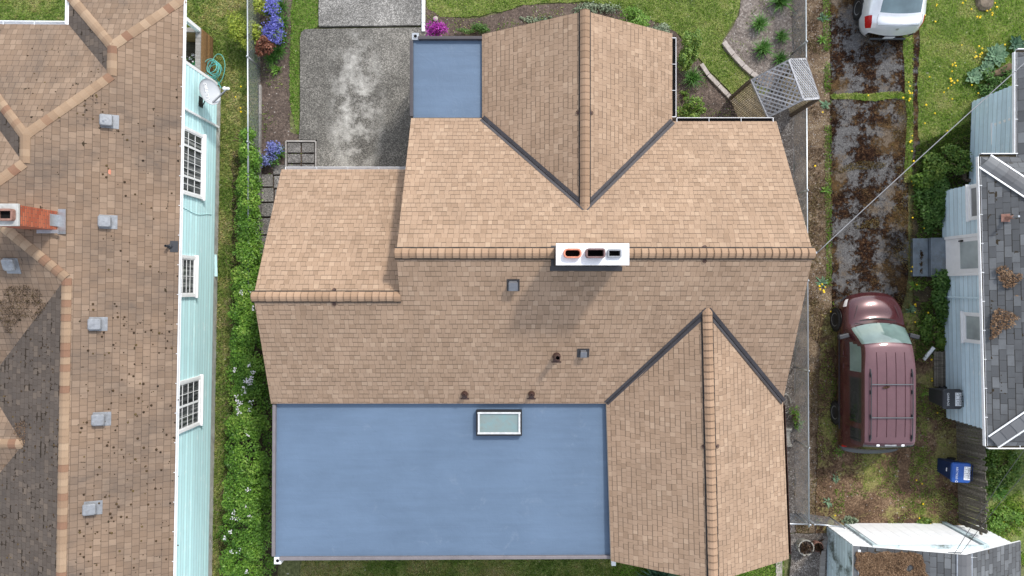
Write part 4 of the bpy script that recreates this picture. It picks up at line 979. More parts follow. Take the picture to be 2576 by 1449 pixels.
mb = MB(); WLN.bx(mb, u1-.12, u1-.01, h_+.01, 2.93, o0-.12, o0); mb.build('porch_post', M['white'], lh)
# stored things on the porch
pc = WLN.pt(corner+.5, 0, o0-.38)
mb = MB(); mb.lathe([(.13, 0), (.16, .1), (.165, .28), (.13, .30), (.05, .32)], pc+Vector((0, .05, .12)), 18); tag(mb.build('plastic_tub', M['green_plastic'], smooth=True), 'round green plastic tub inside the plank porch beside the turquoise wall', 'tub')
C_, N_ = blob(pc+Vector((-.12, .05, .35)), (.2, .42, .2), 70); t = thing('potted_flowers', 'white flowers in the dark corner of the plank porch', 'flowers', tuple(pc+Vector((-.12, .05, .12))), world=True)
big_mesh('blossom', leaves(C_, N_+np.array([0, 0, 1]), .075, .9), 4, M['white_flower'], RNG.random(70), t)
C_, N_ = blob(pc+Vector((-.12, .05, .3)), (.2, .42, .16), 120); big_mesh('foliage', leaves(C_, N_, .08, .5), 4, M['dark_shrub'], RNG.random(120), t)
# loose board at the wall foot
mb = MB(); q = P(541, 668, .25); mb.bar(q+Vector((0, .34, 0)), q-Vector((-.02, .34, .02)), .10, .03); tag(mb.build('loose_board', M['teal'], bevel=.004), 'short turquoise board lying at the foot of the turquoise wall', 'board')

# satellite dish on the wall
dp = P(524, 233, 1.75); dsh = thing('satellite_dish', 'grey satellite dish with white lettering mounted on the turquoise wall', 'satellite dish', tuple(WLN.pt(WLN.px(515, 250)[0], 1.2, .02)), world=True)
dn = Vector((.80, .12, .55)).normalized(); dv = (Vector((-.25, .95, 0)) - dn*Vector((-.25, .95, 0)).dot(dn)).normalized(); du = dv.cross(dn); DA = Matrix((du, dv, dn)).transposed()
mb = MB(); rings_ = []; nn = 28
for i in range(7):
    r = i/6; rings_.append([dp+DA@Vector((.33*r*math.cos(a), .38*r*math.sin(a), .09*r*r)) for a in [2*math.pi*k/nn for k in range(nn)]])
vs = [p for rr in rings_ for p in rr]; fs = [(i*nn+k, i*nn+(k+1) % nn, (i+1)*nn+(k+1) % nn, (i+1)*nn+k) for i in range(6) for k in range(nn)]
vs2 = [p-dn*.012 for p in vs]; k0 = len(vs)
mb.raw(vs+vs2, fs+[tuple(k0+i for i in f[::-1]) for f in fs]+[(6*nn+k, 6*nn+(k+1) % nn, k0+6*nn+(k+1) % nn, k0+6*nn+k) [::-1] for k in range(nn)])
dsho = mb.build('reflector', M['dish'], dsh, smooth=True)
mb = MB(); tip = P(572, 223, 1.75); mb.bar(dp+DA@Vector((.04, -.30, .06)), tip, .035, .05); mb.build('feed_arm', M['galv_dull'], dsh)
mb = MB(); mb.box(tip, (.09, .07, .09), M=DA); mb.lathe([(.05, 0), (.06, .03), (.03, .06)], tip-Vector((.08, 0, 0)), 12); mb.build('feed_horn', M['white_metal'], dsh, bevel=.01)
mb = MB(); wu = WLN.px(505, 258); 
for q in (-.12, .12): mb.tube([dp-dn*.02+dv*-.05, WLN.pt(wu[0]+q, 1.3, .02)], .014, 6)
mb.tube([dp-dn*.02, dp-dn*.12, WLN.pt(wu[0], 1.5, .02)], .022, 8); mb.box(WLN.pt(wu[0], 1.4, .02), (.03, .3, .25)); mb.build('bracket', M['plastic'], dsh)
def text(body, size, mat, M4, parent, name='lettering', depth=.0, cx='CENTER'):
    cu = bpy.data.curves.new(name, 'FONT'); cu.body = body; cu.size = size; cu.align_x = cx; cu.align_y = 'CENTER'; cu.extrude = .0015; cu.resolution_u = 2
    o = bpy.data.objects.new(name, cu); COL.objects.link(o); dg = bpy.context.evaluated_depsgraph_get(); me = bpy.data.meshes.new_from_object(o.evaluated_get(dg))
    bpy.data.objects.remove(o); bpy.data.curves.remove(cu)
    me.transform(M4); me.materials.clear(); me.materials.append(mat); o = bpy.data.objects.new(name, me); COL.objects.link(o); o.parent = parent
    return o
TA = Matrix((dv*-1, du*1, dn)).transposed().to_4x4(); TA.translation = dp+DA@Vector((-.09, 0, .055))
text('DIRECTV', .13, M['white'], TA, dsho)
# coiled hose
mb = MB(); hc = P(535, 172, .5); pts = []
for k in range(150):
    a = k*.26; rr = .22+.05*math.sin(k*.13); pts.append(hc+Vector((rr*math.cos(a)*.85, rr*math.sin(a)*1.05, .06*math.sin(k*.37)-.25+.0028*k)))
mb.tube(pts, .011, 6)
loop = [P(a, b, .25) for a, b in [(540, 190), (546, 212), (560, 196), (566, 165), (560, 142), (548, 136), (538, 146), (530, 165), (526, 185), (536, 205), (552, 214), (556, 222), (548, 205), (540, 196)]]
def smooth_path(p, n=6):
    out = []
    for i in range(len(p)-1):
        a = p[max(0, i-1)]; b = p[i]; c = p[i+1]; d = p[min(len(p)-1, i+2)]
        for k in range(n): t_ = k/n; out.append(.5*((2*b)+(c-a)*t_+(2*a-5*b+4*c-d)*t_*t_+(3*b-a-3*c+d)*t_**3))
    return out+[p[-1]]
mb.tube(smooth_path(loop), .011, 6)
tag(mb.build('garden_hose', M['hose'], smooth=True), 'coiled green garden hose hanging by the corner of the turquoise wall', 'hose')

# ================================================================ pale blue house
RZ = 2.5
def wl(px, py): return P(px, py, .1)
n0, s0 = wl(2370, 483), wl(2383, 1050); n1, s1 = wl(2447, 257), wl(2452, 480)
rh = thing('pale_blue_house', 'pale blue clapboard house with grey shingle hip roof and white gutters', 'house', (s0.x, s0.y, 0), world=True)
WM = Wall(n0[:2], s0[:2]); WU = Wall(n1[:2], s1[:2])
# outside must face the driveway (left): to the right of a->b when walking down the photo
mb = MB(); lap_wall(mb, n0[:2], s0[:2], .12, 2.42, .19, .042); lap_wall(mb, n1[:2], (n0.x+.85, n0.y)[:2], .12, 2.42, .19, .042)
lap_wall(mb, (n0.x+6, n0.y), n0[:2], .12, 2.42, .19, .042); lap_wall(mb, s0[:2], (s0.x+6, s0.y), .12, 2.42, .19, .042); lap_wall(mb, (n1.x+6, n1.y), n1[:2], .12, 2.42, .19, .042)
mb.build('wall', M['pale_blue'], rh)
mb = MB(); mb.box((n0.x+3.2, (n0.y+s0.y)/2, 1.2), (6.1, n0.y-s0.y-.2, 2.4)); mb.box((n1.x+3.2, (n1.y+n0.y)/2, 1.2), (6, n1.y-n0.y-.2, 2.38)); mb.build('inner_wall', M['pale_blue'], rh)
ex = [P(2467, 394, RZ), P(2485, 1122, RZ)]
S2 = .5; EXr = (ex[0].x+ex[1].x)/2; YN, YS = ex[0].y, ex[1].y; half = (YN-YS)/2
mb = MB(); rz_ = RZ+S2*half; xr = EXr+half; yc_ = (YN+YS)/2
mb.roof([ex[0], ex[1], (xr, yc_, rz_)], shift=(2, 0)); mb.roof([ex[0], (xr, yc_, rz_), (EXr+12, yc_, rz_), (EXr+12, YN, RZ)], shift=(5, 0)); mb.roof([ex[1], (xr, yc_, rz_), (EXr+12, yc_, rz_), (EXr+12, YS, RZ)], shift=(8, 0))
ux = P(2559, 250, RZ).x; uy = P(2559, 131, RZ).y; hu = 2.6
mb.roof([(ux, uy, RZ), (ux, YN-1.5, RZ), (ux+hu, YN-1.5, RZ+S2*hu), (ux+hu, uy-hu, RZ+S2*hu)], shift=(1, 0)); mb.roof([(ux, uy, RZ), (ux+hu, uy-hu, RZ+S2*hu), (ux+2*hu, uy, RZ)], shift=(1, 0))
rroof = mb.build('roof', [M['grey_shingle'], M['white']], rh)
pA_ = Plane(ex[0], S2, 0); pB_ = Plane(ex[0], 0, -S2); pC_ = Plane(ex[1], 0, S2)
for a, pl in ((ex[0], (pA_, pB_)), (ex[1], (pA_, pC_))):
    mb = MB(); caps(mb, Vector(a)+Vector((.12, -.12 if a is ex[0] else .12, S2*.12)), (xr, yc_, rz_), pl, .20, .3, lift=.016, crown=.02)
    o = mb.build('ridge_cap', M['grey_cap'], None); o.parent = rroof
mb = MB()
for a, pl, sg in ((ex[0], (pA_, pB_), -1), (ex[1], (pA_, pC_), 1)):
    a = Vector(a)+Vector((.12, sg*.12, S2*.12)); b = Vector((xr, yc_, rz_)); s = Vector((-(b-a).y, (b-a).x, 0)).normalized()
    for q in (-1, 1):
        pa = a+s*q*.235; pb = b+s*q*.235
        for x in (pa, pb): x.z = min(k.z(x.x, x.y) for k in pl)+.02
        mb.bar(pa, pb, .04, .022)
o = mb.build('hip_flashing', M['white_shiny'], None); o.parent = rroof
mb = MB(); GO = [(ex[0], ex[1], Vector((-1, 0, 0))), (Vector((ex[1].x, YS+.02, RZ)), Vector((EXr+8, YS+.02, RZ)), Vector((0, -1, 0))), (Vector((ux, YN+.0, RZ)), Vector((ex[0].x, YN, RZ)), Vector((0, 1, 0))), (Vector((ux, uy, RZ)), Vector((ux, YN+.1, RZ)), Vector((-1, 0, 0))), (Vector((ux, uy, RZ)), Vector((ux+5, uy, RZ)), Vector((0, 1, 0)))]
for a, b, o_ in GO: lip(Vector(a)-Vector((0, 0, .02)), Vector(b)-Vector((0, 0, .02)), o_*.85, mb)
mb.build('gutter', M['white_metal'], rh)
mb = MB()
for a, b, o_ in GO: mb.bar(Vector(a)+o_*.035-Vector((0, 0, .045)), Vector(b)+o_*.035-Vector((0, 0, .045)), .06, .02)
mb.build('gutter_debris', M['litter'], rh)
def rwin(W, y0, y1, xl, xr_, pane, zt=2.25, cols=(1,), label=None, fr=.08):
    xm = (xl+xr_)/2; u0 = W.px(xm, y0)[0]; u1 = W.px(xm, y1)[0]; z0 = W.px(xl, (y0+y1)/2)[1]
    return window(rh, W, min(u0, u1)+fr, max(u0, u1)-fr, z0+fr, zt, pane, cols, (1, 1), fr, label=label)
rwin(WM, 463, 553, 2442, 2470, M['pane_blind']); rwin(WM, 786, 863, 2429, 2470, M['pane_pale'])
rwin(WU, 302, 388, 2506, 2556, M['pane_blind'], cols=(1, 1), label='white two-light window at the set-back wall')
# door with a glazed upper half
u0, u1 = WM.px(2430, 598)[0], WM.px(2430, 686)[0]; mb = MB()
WM.bx(mb, u0, u1, .3, 2.3, .0, .06); door = mb.build('door', M['white'], rh, bevel=.005)
mb = MB(); 
for a, b in ((u0-.09, u0), (u1, u1+.09)): WM.bx(mb, a, b, .28, 2.3, 0, .09)
WM.bx(mb, u0, u1, .22, .298, .0, .10); subpart('frame', mb, M['white'], door, bevel=.005)
zg = WM.px(2421, 640)[1]; mb = MB(); WM.bx(mb, u0+.12, u1-.12, zg, 2.05, .0, .068); subpart('pane', mb, M['pane_pale'], door)
mb = MB(); WM.bx(mb, u0+.07, u0+.11, 1.0, 1.14, .06, .12); subpart('handle', mb, M['black'], door)
# pipes across the boards
mb = MB(); u_ = WM.px(2430, 748)[0]; mb.tube([WM.pt(u_, .15, .085), WM.pt(u_+.02, 2.35, .085)], .03, 8); mb.build('downpipe', M['pale_blue'], rh)
mb = MB(); u_ = WU.px(2500, 440)[0]; mb.tube([WU.pt(u_, .15, .09), WU.pt(u_-.02, 2.35, .09)], .035, 8); mb.build('downpipe', M['pale_blue'], rh)
p = pA_.px(2535, 548); mb = MB(); A = frame_on(pA_); mb.box(p+A@Vector((0, -.05, .01)), (.22, .2, .015), M=A); mb.lathe([(.07, 0), (.05, .08), (.045, .2)], p, 12); o = mb.build('vent_pipe', M['terracotta'], rh)
mb = MB(); mb.lathe([(.03, .15), (.03, .42), (.02, .42)], p, 10); subpart('pipe', mb, M['galv'], o)
# metal covered step at the door
st = thing('metal_step', 'weathered sheet metal covered doorstep in front of the pale blue house door', 'doorstep', tuple(P(2342, 648, 0)), world=True)
a = P(2342, 598, .30); b = P(2342, 696, .30); xw = WM.pt((u0+u1)/2, 0).x
mb = MB(); mb.box(((a.x+xw)/2-.02, (a.y+b.y)/2, .15), (xw-a.x-.06, a.y-b.y, .30)); mb.build('landing', M['steel_blue'], st, bevel=.01)
c = P(2297, 598, .16); mb = MB(); mb.box(((c.x+a.x)/2, (a.y+b.y)/2, .08), (a.x-c.x-.004, a.y-b.y-.02, .16)); mb.build('step', M['steel_blue'], st, bevel=.01)
mb = MB(); C_ = np.stack([RNG.normal((a.x+c.x)/2+.02, .025, 160), np.repeat(RNG.uniform(b.y+.1, a.y-.25, 10), 16)+RNG.normal(0, .035, 160), np.full(160, .168)], 1); tag(big_mesh('moss', leaves(C_, np.tile([0, 0, 1.], (160, 1)), .045), 4, M['moss_tuft'], RNG.random(160)), 'line of brown moss lying on the lower metal doorstep', 'moss', kind='stuff')

# ================================================================ white shed, lower right
b0 = P(2070, 1322, 0); e0_ = P(2159, 1381, 1.95); ap = P(2430, 1410, 2.62); e1_ = P(2570, 1379, 1.55); b1 = P(2482, 1340, 0)
sh = thing('white_shed', 'white boarded shed with mossy grey shingle roof in the lower right corner', 'shed', (b0.x, b0.y, 0), world=True)
yf = b0.y; xs0, xs1 = e0_.x-.02, e1_.x-.25; xa = ap.x; za = 2.62; ze0 = 1.98; ze1 = 1.62
mb = MB(); prof = [(xs0, 0), (xs1, 0), (xs1, ze1), (xa, za-.04), (xs0, ze0)]
mb.raw([(x, yf, z) for x, z in prof]+[(x, yf-4.5, z) for x, z in prof], [(4, 3, 2, 1, 0), (5, 6, 7, 8, 9)]+[(i, (i+1) % 5, 5+(i+1) % 5, 5+i) for i in range(5)])
mb.build('wall', M['shed_white'], sh)
mb = MB(); lap_wall(mb, (xs0-.005, yf+.0), (xs0-.005, yf-4.5), .05, ze0-.02, .17, .02, .02); mb.build('side_wall', M['shed_blue'], sh)
# horizontal boards of the front, cut by the gable
mb = MB(); z = .05
while z < za-.06:
    zt = z+.19; l = xs0 if z < ze0 else xs0+(z-ze0)/(za-ze0)*(xa-xs0); r = xs1 if z < ze1 else xs1-(z-ze1)/(za-ze1)*(xs1-xa)
    if r-l > .1:
        l2 = xs0 if zt < ze0 else xs0+(zt-ze0)/(za-ze0)*(xa-xs0); r2 = xs1 if zt < ze1 else xs1-(zt-ze1)/(za-ze1)*(xs1-xa); zt = min(zt, za-.05)
        mb.raw([(l, yf+.03, z), (r, yf+.03, z), (r2, yf+.008, zt), (l2, yf+.008, zt), (l, yf, z), (r, yf, z)], [(1, 0, 3, 2), (0, 1, 5, 4)])
    z += .19
mb.build('front_boards', M['shed_white'], sh)
d0 = P(2122, 1326, .1).x+.12; d1 = P(2368, 1330, .1).x
mb = MB(); n = 9
for k in range(n): x0 = d0+(d1-d0)*k/n; mb.box((x0+(d1-d0)/n/2, yf+.085, 1.0), ((d1-d0)/n-.008, .03, 1.85))
dr = mb.build('sliding_door', M['white_shiny'], sh)
mb = MB(); mb.box((d1+.10, yf+.08, 1.0), (.13, .14, 1.95)); mb.box((d0-.05, yf+.06, 1.0), (.07, .06, 1.95)); mb.box(((d0+d1)/2, yf+.075, 1.965), (d1-d0+.4, .10, .06)); subpart('frame', mb, M['shed_blue'], dr)
mb = MB()
mb.roof([(xs0-.12, yf+.10, ze0-.03), (xa, yf+.10, za), (xa, yf-5, za), (xs0-.12, yf-5, ze0-.03)], th=.06, shift=(3, 0)); mb.roof([(xa, yf+.10, za), (xs1+.2, yf+.10, ze1-.03), (xs1+.2, yf-5, ze1-.03), (xa, yf-5, za)], th=.06)
sroof = mb.build('roof', [M['grey_shingle'], M['white']], sh)
sA = plane3(Vector((xs0-.12, yf, ze0-.03)), Vector((xa, yf, za)), Vector((xa, yf-5, za))); sB = plane3(Vector((xs1+.2, yf, ze1-.03)), Vector((xa, yf, za)), Vector((xa, yf-5, za)))
mb = MB(); caps(mb, (xa, yf-5, za), (xa, yf+.1, za), (sA, sB), .2, .3, .012); o = mb.build('ridge_cap', M['grey_cap'], None); o.parent = sroof
mb = MB()
for q in (-1, 1): mb.bar((xa+q*.22, yf-5, min(sA.z(xa+q*.22, 0), sB.z(xa+q*.22, 0))+.015), (xa+q*.22, yf+.1, min(sA.z(xa+q*.22, 0), sB.z(xa+q*.22, 0))+.015), .035, .02)
o = mb.build('ridge_flashing', M['galv'], None); o.parent = sroof
# brown moss and needles on the shed roof and the pale blue house roof
def debris(name, pl, px0, px1, py0, py1, n, size, label, mat, keep=0.0, s=1.4):
    x = RNG.uniform(px0, px1, n*2); y = RNG.uniform(py0, py1, n*2); pts = np.array([pl.px(a, b) for a, b in zip(x, y)])
    ed = np.minimum(np.minimum(x-px0, px1-x)/max(1, px1-px0), np.minimum(y-py0, (py1-y) if py1 < 1449 else 1e3)/max(1, py1-py0)); edge = np.clip(.16-ed, 0, .16)*5
    k = smooth_noise(pts[:, 0], pts[:, 1], s, 3.3) + .6*smooth_noise(pts[:, 0], pts[:, 1], s*3.3, 9) > keep+edge; pts = pts[k]; m_ = len(pts)
    pts[:, 2] += RNG.uniform(.01, .05, m_); tag(big_mesh(name, leaves(pts, np.tile(np.array(pl.n), (m_, 1)), size, .3), 4, mat, RNG.random(m_)), label, 'moss' if 'moss' in name else 'debris', kind='stuff')
debris('roof_moss', sA, 2140, 2345, 1378, 1500, 12000, .06, 'thick brown moss covering the left slope of the shed roof', M['needles'], -.18, 1.1)
debris('needle_litter', pA_, 2486, 2580, 650, 865, 1500, .09, 'brown needle litter lying on the grey house roof', M['needles'], .10)
debris('roof_moss', pS, -10, 165, 690, 900, 2600, .05, 'dark moss and debris in the valley of the brown roof', M['moss_tuft'], .02, 1.0)
debris('roof_moss', pW3, -10, 70, 1040, 1190, 1100, .05, 'dark moss around the small left ridge of the brown roof', M['needles'], -.05, 1.2)
def clumps(name, pl, px0, px1, py0, py1, n, r, label):
    mb = MB()
    for k in range(n):
        p = pl.px(random.uniform(px0, px1), random.uniform(py0, py1)); q = r*random.uniform(.5, 1.5)
        mb.lathe([(q, 0), (q*.9, q*.5), (q*.4, q*.8)], p-Vector((0, 0, .004)), 7)
    tag(mb.build(name, M['moss_tuft']), label, 'moss', kind='stuff')
clumps('moss_clumps', pE, 200, 450, 760, 1449, 210, .024, 'dense small dark moss clumps over the lower part of the right brown roof slope'); clumps('moss_clumps', pE, 250, 450, 240, 760, 45, .022, 'sparse small dark moss clumps on the upper part of the right brown roof slope')
clumps('moss_clumps', pW3, 0, 150, 850, 1449, 160, .02, 'small dark moss clumps dotted over the left shady slope of the brown roof')
clumps('moss_clumps', pN2, 60, 260, 90, 300, 70, .02, 'small dark moss clumps on the upper left face of the brown roof')

mb = MB(); q = pE.px(276, 433); A = frame_on(pE); mb.raw([q+A@Vector((x, y, .012+.01*abs(x)*8)) for x, y in [(-.07, -.02), (-.03, .035), (.05, .03), (.08, -.01), (.02, -.035)]], [(0, 4, 3, 2, 1)]); tag(mb.build('scrap', M['clay']), 'small orange scrap lying alone on the brown roof', 'scrap')
# ================================================================ fences
def chainlink(name, label, a, b, h, posts, cell=.075, wire=.003, rail=.024):
    a = Vector(a); b = Vector(b); d = b-a; Ln = d.length; u = d.normalized(); t = thing(name, label, 'fence', tuple(a), world=True)
    mb = MB(); mb.tube([a+Vector((0, 0, h)), b+Vector((0, 0, h))], rail, 8); mb.build('top_rail', M['galv'], t, smooth=True)
    for q in posts:
        p = a+u*q; mb = MB(); mb.tube([p, p+Vector((0, 0, h+.03))], .028, 8); mb.lathe([(.034, 0), (.034, .03), (.012, .055)], p+Vector((0, 0, h+.03)), 10); mb.build('post', M['galv'], t, smooth=True)
    s = Vector((-u.y, u.x, 0)); n = int((Ln+h)/cell); V = []
    for sg in (1, -1):
        for k in range(n):
            x = k*cell-(0 if sg < 0 else h); z0 = .03; x0, x1 = (x, x+h) if sg > 0 else (x, x-h)
            zz0, zz1 = 0.0, 1.0
            if x0 < 0: zz0 = (0-x0)/(x1-x0); x0 = 0
            if x0 > Ln: zz0 = (x0-Ln)/abs(x1-x0) if x1 != x0 else 0; x0 = Ln
            xa, xb = x0, x1
            if xb < 0: zz1 = zz0+(1-zz0)*(xa/(xa-xb)); xb = 0
            if xb > Ln: zz1 = zz0+(1-zz0)*((Ln-xa)/(xb-xa)); xb = Ln
            if zz1 <= zz0 or xa > Ln+.001 or xb < -.001: continue
            p = a+u*xa+Vector((0, 0, z0+(h-z0)*zz0)); q = a+u*xb+Vector((0, 0, z0+(h-z0)*zz1)); V.append((p, q))
    mb = MB()
    for k, (p, q) in enumerate(V): mb.tube([p+s*.002*(1 if k % 2 else -1), q+s*.002*(1 if k % 2 else -1)], wire, 3, caps=False)
    mb.build('wire_mesh', M['galv_dull'], t); return t
fa = P(655, -60, 0); fb = P(658, 760, 0)
chainlink('chain_link_fence', 'galvanised chain link fence beside the flowering bed, its far end swallowed by the hedge', fa, fb, 1.06, [.4, 2.9, 3.9+1.55, 8.0, 10.2])
fa = P(1991, -60, 0); fb = P(1999, 1297, 0)
chainlink('chain_link_fence', 'long galvanised chain link fence between the tan house and the mossy driveway', fa, fb, 1.04, [.3, 1.0+1.45, 4.2, 6.9, 9.6, 12.3, 14.6, 16.9], cell=.07, wire=.0048)
g0 = P(1900, 1288, 0); g1 = P(2003, 1290, 0)
chainlink('chain_link_fence', 'short chain link cross fence under the tan roof edge near the plant pots', g0, g1, 1.04, [.05, 1.26])
g0 = P(2010, 1290, 0); g1 = P(2085, 1298, 0)
chainlink('chain_link_gate', 'narrow chain link gate against the corner of the white shed', g0, g1, 1.0, [.03, .93])
# grey weathered board fence
t = thing('board_fence', 'leaning fence of weathered dark grey boards by the blue recycling bin', 'fence', tuple(P(2402, 1060, 0)), world=True)
ya, yb = P(2402, 1058, 0).y, P(2408, 1316, 0).y; n = 38
for k in range(n):
    y = ya+(yb-ya)*(k+.5)/n; x = P(2402+6*k/n, 724, 0).x; h = 1.3+random.uniform(-.06, .06); lean = .04+random.uniform(-.015, .015); mb = MB()
    mb.bar((x, y, 0), (x+lean, y+.10+random.uniform(-.02, .02), h), (abs(yb-ya)/n)*.84, .022, up=(1, 0, 0)); mb.build('board', M['old_wood'], t)
for z in (.35, 1.0): mb = MB(); mb.bar((x-.02+.06, ya, z), (x+.06, yb, z), .04, .09); mb.build('rail', M['old_wood'], t)

# ================================================================ lattice arbor
ze = 2.0; Lb, La = P(1891, 201, ze), P(1933, 294, ze); Rb, Ra = P(2026, 148, ze), P(2060, 247, ze); zt = 2.68; Tb, Ta = P(1985, 151, zt), P(2022, 250, zt)
t = thing('lattice_arbor', 'silvered wooden lattice arbor with gabled top beside the chain link fence', 'arbor', tuple(((La+Ra)/2)[:2])+(0,), world=True)
def lattice(a, b, c, d, mat, name, gap=.115, wd=.042, th=.008):
    """quad a-b (one edge) to d-c (opposite edge); two layers of crossing slats"""
    a, b, c, d = map(Vector, (a, b, c, d)); ex_ = b-a; ey = d-a; lx, ly = ex_.length, ey.length; nrm = ex_.cross(ey).normalized(); mb = MB()
    u = ex_/lx; v = ey/ly; step = gap*1.414
    for sg in (1, -1):
        k = -ly if sg > 0 else 0
        while k < (lx if sg > 0 else lx+ly):
            # line: x = k + sg*y
            y0 = max(0, -k/sg if sg > 0 else (k-lx)); y1 = min(ly, (lx-k) if sg > 0 else k)
            if y1-y0 > .02:
                p = a+u*(k+sg*y0)+v*y0+nrm*th*sg; q = a+u*(k+sg*y1)+v*y1+nrm*th*sg; mb.bar(p, q, wd, th*1.6, up=nrm)
            k += step
    return mb.build(name, mat, t)
lattice(La, Lb, Tb, Ta, M['lattice_grey'], 'roof_lattice', .105, .036); lattice(Ra, Rb, Tb, Ta, M['lattice_grey'], 'roof_lattice', .10, .036)
def dn_(p, z): return Vector((p.x, p.y, z))
lattice(dn_(La, .05), dn_(Lb, .05), dn_(Lb, ze-.04), dn_(La, ze-.04), M['lattice_tan'], 'side_lattice', .085, .036)
lattice(dn_(Ra, .05), dn_(Rb, .05), dn_(Rb, ze-.04), dn_(Ra, ze-.04), M['lattice_tan'], 'side_lattice', .085, .036)
for p in (La, Lb, Ra, Rb): mb = MB(); mb.bar(dn_(p, 0), dn_(p, ze-.02), .09, .09); mb.build('post', M['dark_post'], t)
mb = MB()
for p, q in ((La, Lb), (Ra, Rb)): mb.bar(p-Vector((0, 0, .03)), q-Vector((0, 0, .03)), .06, .08)
for p, q in ((La, Ta), (Lb, Tb), (Ra, Ta), (Rb, Tb)): mb.bar(p-Vector((0, 0, .025)), q-Vector((0, 0, .025)), .05, .05)
mb.bar(Ta-Vector((0, 0, .02)), Tb-Vector((0, 0, .02)), .05, .05); mb.build('frame', M['lattice_grey'], t)

# ================================================================ vehicles: lofted bodies
def pchip(xs, ys, x):
    """monotone cubic through columns"""
    xs = np.asarray(xs, float); ys = np.asarray(ys, float); h = np.diff(xs)[:, None]; dl = np.diff(ys, axis=0)/h; m = np.zeros_like(ys)
    m[0] = dl[0]; m[-1] = dl[-1]
    for i in range(1, len(xs)-1):
        s = dl[i-1]*dl[i] > 0; w1 = 2*h[i]+h[i-1]; w2 = h[i]+2*h[i-1]
        with np.errstate(all='ignore'): v = (w1+w2)/(w1/dl[i-1]+w2/dl[i])
        m[i] = np.where(s, v, 0)
    x = np.asarray(x, float); k = np.clip(np.searchsorted(xs, x, side='right')-1, 0, len(xs)-2); hh = (xs[k+1]-xs[k])[:, None]; t_ = ((x-xs[k])[:, None])/hh
    return (2*t_**3-3*t_**2+1)*ys[k]+(t_**3-2*t_**2+t_)*hh*m[k]+(-2*t_**3+3*t_**2)*ys[k+1]+(t_**3-t_**2)*hh*m[k+1]
def loft(st, ns=6, nr=4):
    """st: list of (x, [(y, z) ...]) -> grid (S, R, 3) with parameters"""
    X = np.array([s[0] for s in st]); D = np.array([[c for p in s[1] for c in p] for s in st]); S = len(X); sp = np.linspace(0, S-1, (S-1)*ns+1)
    xs = np.interp(sp, np.arange(S), X); G = pchip(X, D, xs); G = G.reshape(len(xs), -1, 2); Rn = G.shape[1]; rp = np.linspace(0, Rn-1, (Rn-1)*nr+1)
    out = np.zeros((len(xs), len(rp), 3))
    for i in range(len(xs)):
        # parameterise the ring by index; pchip on each coordinate keeps edges firm
        out[i, :, 1:] = pchip(np.arange(Rn), G[i], rp); out[i, :, 0] = xs[i]
    return out, sp, rp
def car_parts(grid, sp, rp, regions, root, paint_, names):
    """regions(s, r) -> key for the cell; one mesh per key; both sides mirrored (mirrored separately for keys in pairs)"""
    S, Rn = grid.shape[:2]; groups = {}
    for i in range(S-1):
        for j in range(Rn-1):
            k = regions((sp[i]+sp[i+1])/2, (rp[j]+rp[j+1])/2); groups.setdefault(k, []).append((i, j))
    objs = {}
    for k, cells in groups.items():
        if k is None: continue
        for side in ((1, -1) if names[k][2] else (0,)):
            mb = MB(); idx = {}
            vs = []; fs = []
            def vid(i, j, sg):
                key = (i, j, sg if j < Rn-1 else 1)
                if key not in idx: p = grid[i, j]; idx[key] = len(vs); vs.append((p[0], p[1]*sg, p[2]))
                return idx[key]
            for sg in ((1, -1) if side == 0 else (side,)):
                for i, j in cells:
                    f = [vid(i, j, sg), vid(i+1, j, sg), vid(i+1, j+1, sg), vid(i, j+1, sg)]
                    fs.append(tuple(f[::-1] if sg > 0 else f))
            mb.raw(vs, [f for f in fs if len(set(f)) > 2]); o = mb.build(names[k][0], names[k][1], root, smooth=True); objs[(k, side)] = o
    return objs
def wheel(root, x, y, r, wd, face=1, dark=False, name='wheel'):
    t_ = MB(); Mx = Matrix.Rotation(R(-90*face), 3, 'X')
    t_.lathe([(r*.62, -wd/2), (r*.9, -wd/2), (r, -wd*.36), (r, wd*.36), (r*.9, wd/2), (r*.66, wd/2), (r*.62, wd*.42)], (x, y, r), 32, M=Mx); o = t_.build(name, M['rubber'], root, smooth=True)
    mb = MB(); mb.lathe([(r*.63, wd*.2), (r*.63, wd*.44), (r*.56, wd*.42), (r*.54, wd*.26), (r*.12, wd*.30), (r*.10, wd*.36), (.001, wd*.36)], (x, y, r), 28, M=Mx)
    for k in range(7):
        a = 2*math.pi*k/7; c = Vector((x, y, r))+Mx@Vector((r*.34*math.cos(a), r*.34*math.sin(a), wd*.34)); q = Mx@Matrix.Rotation(a, 3, 'Z'); mb.box(c, (r*.5, r*.12, wd*.12), M=q)
    o2 = mb.build('rim', M['alloy'] if not dark else M['galv_dull'], root); o2.parent = o; return o

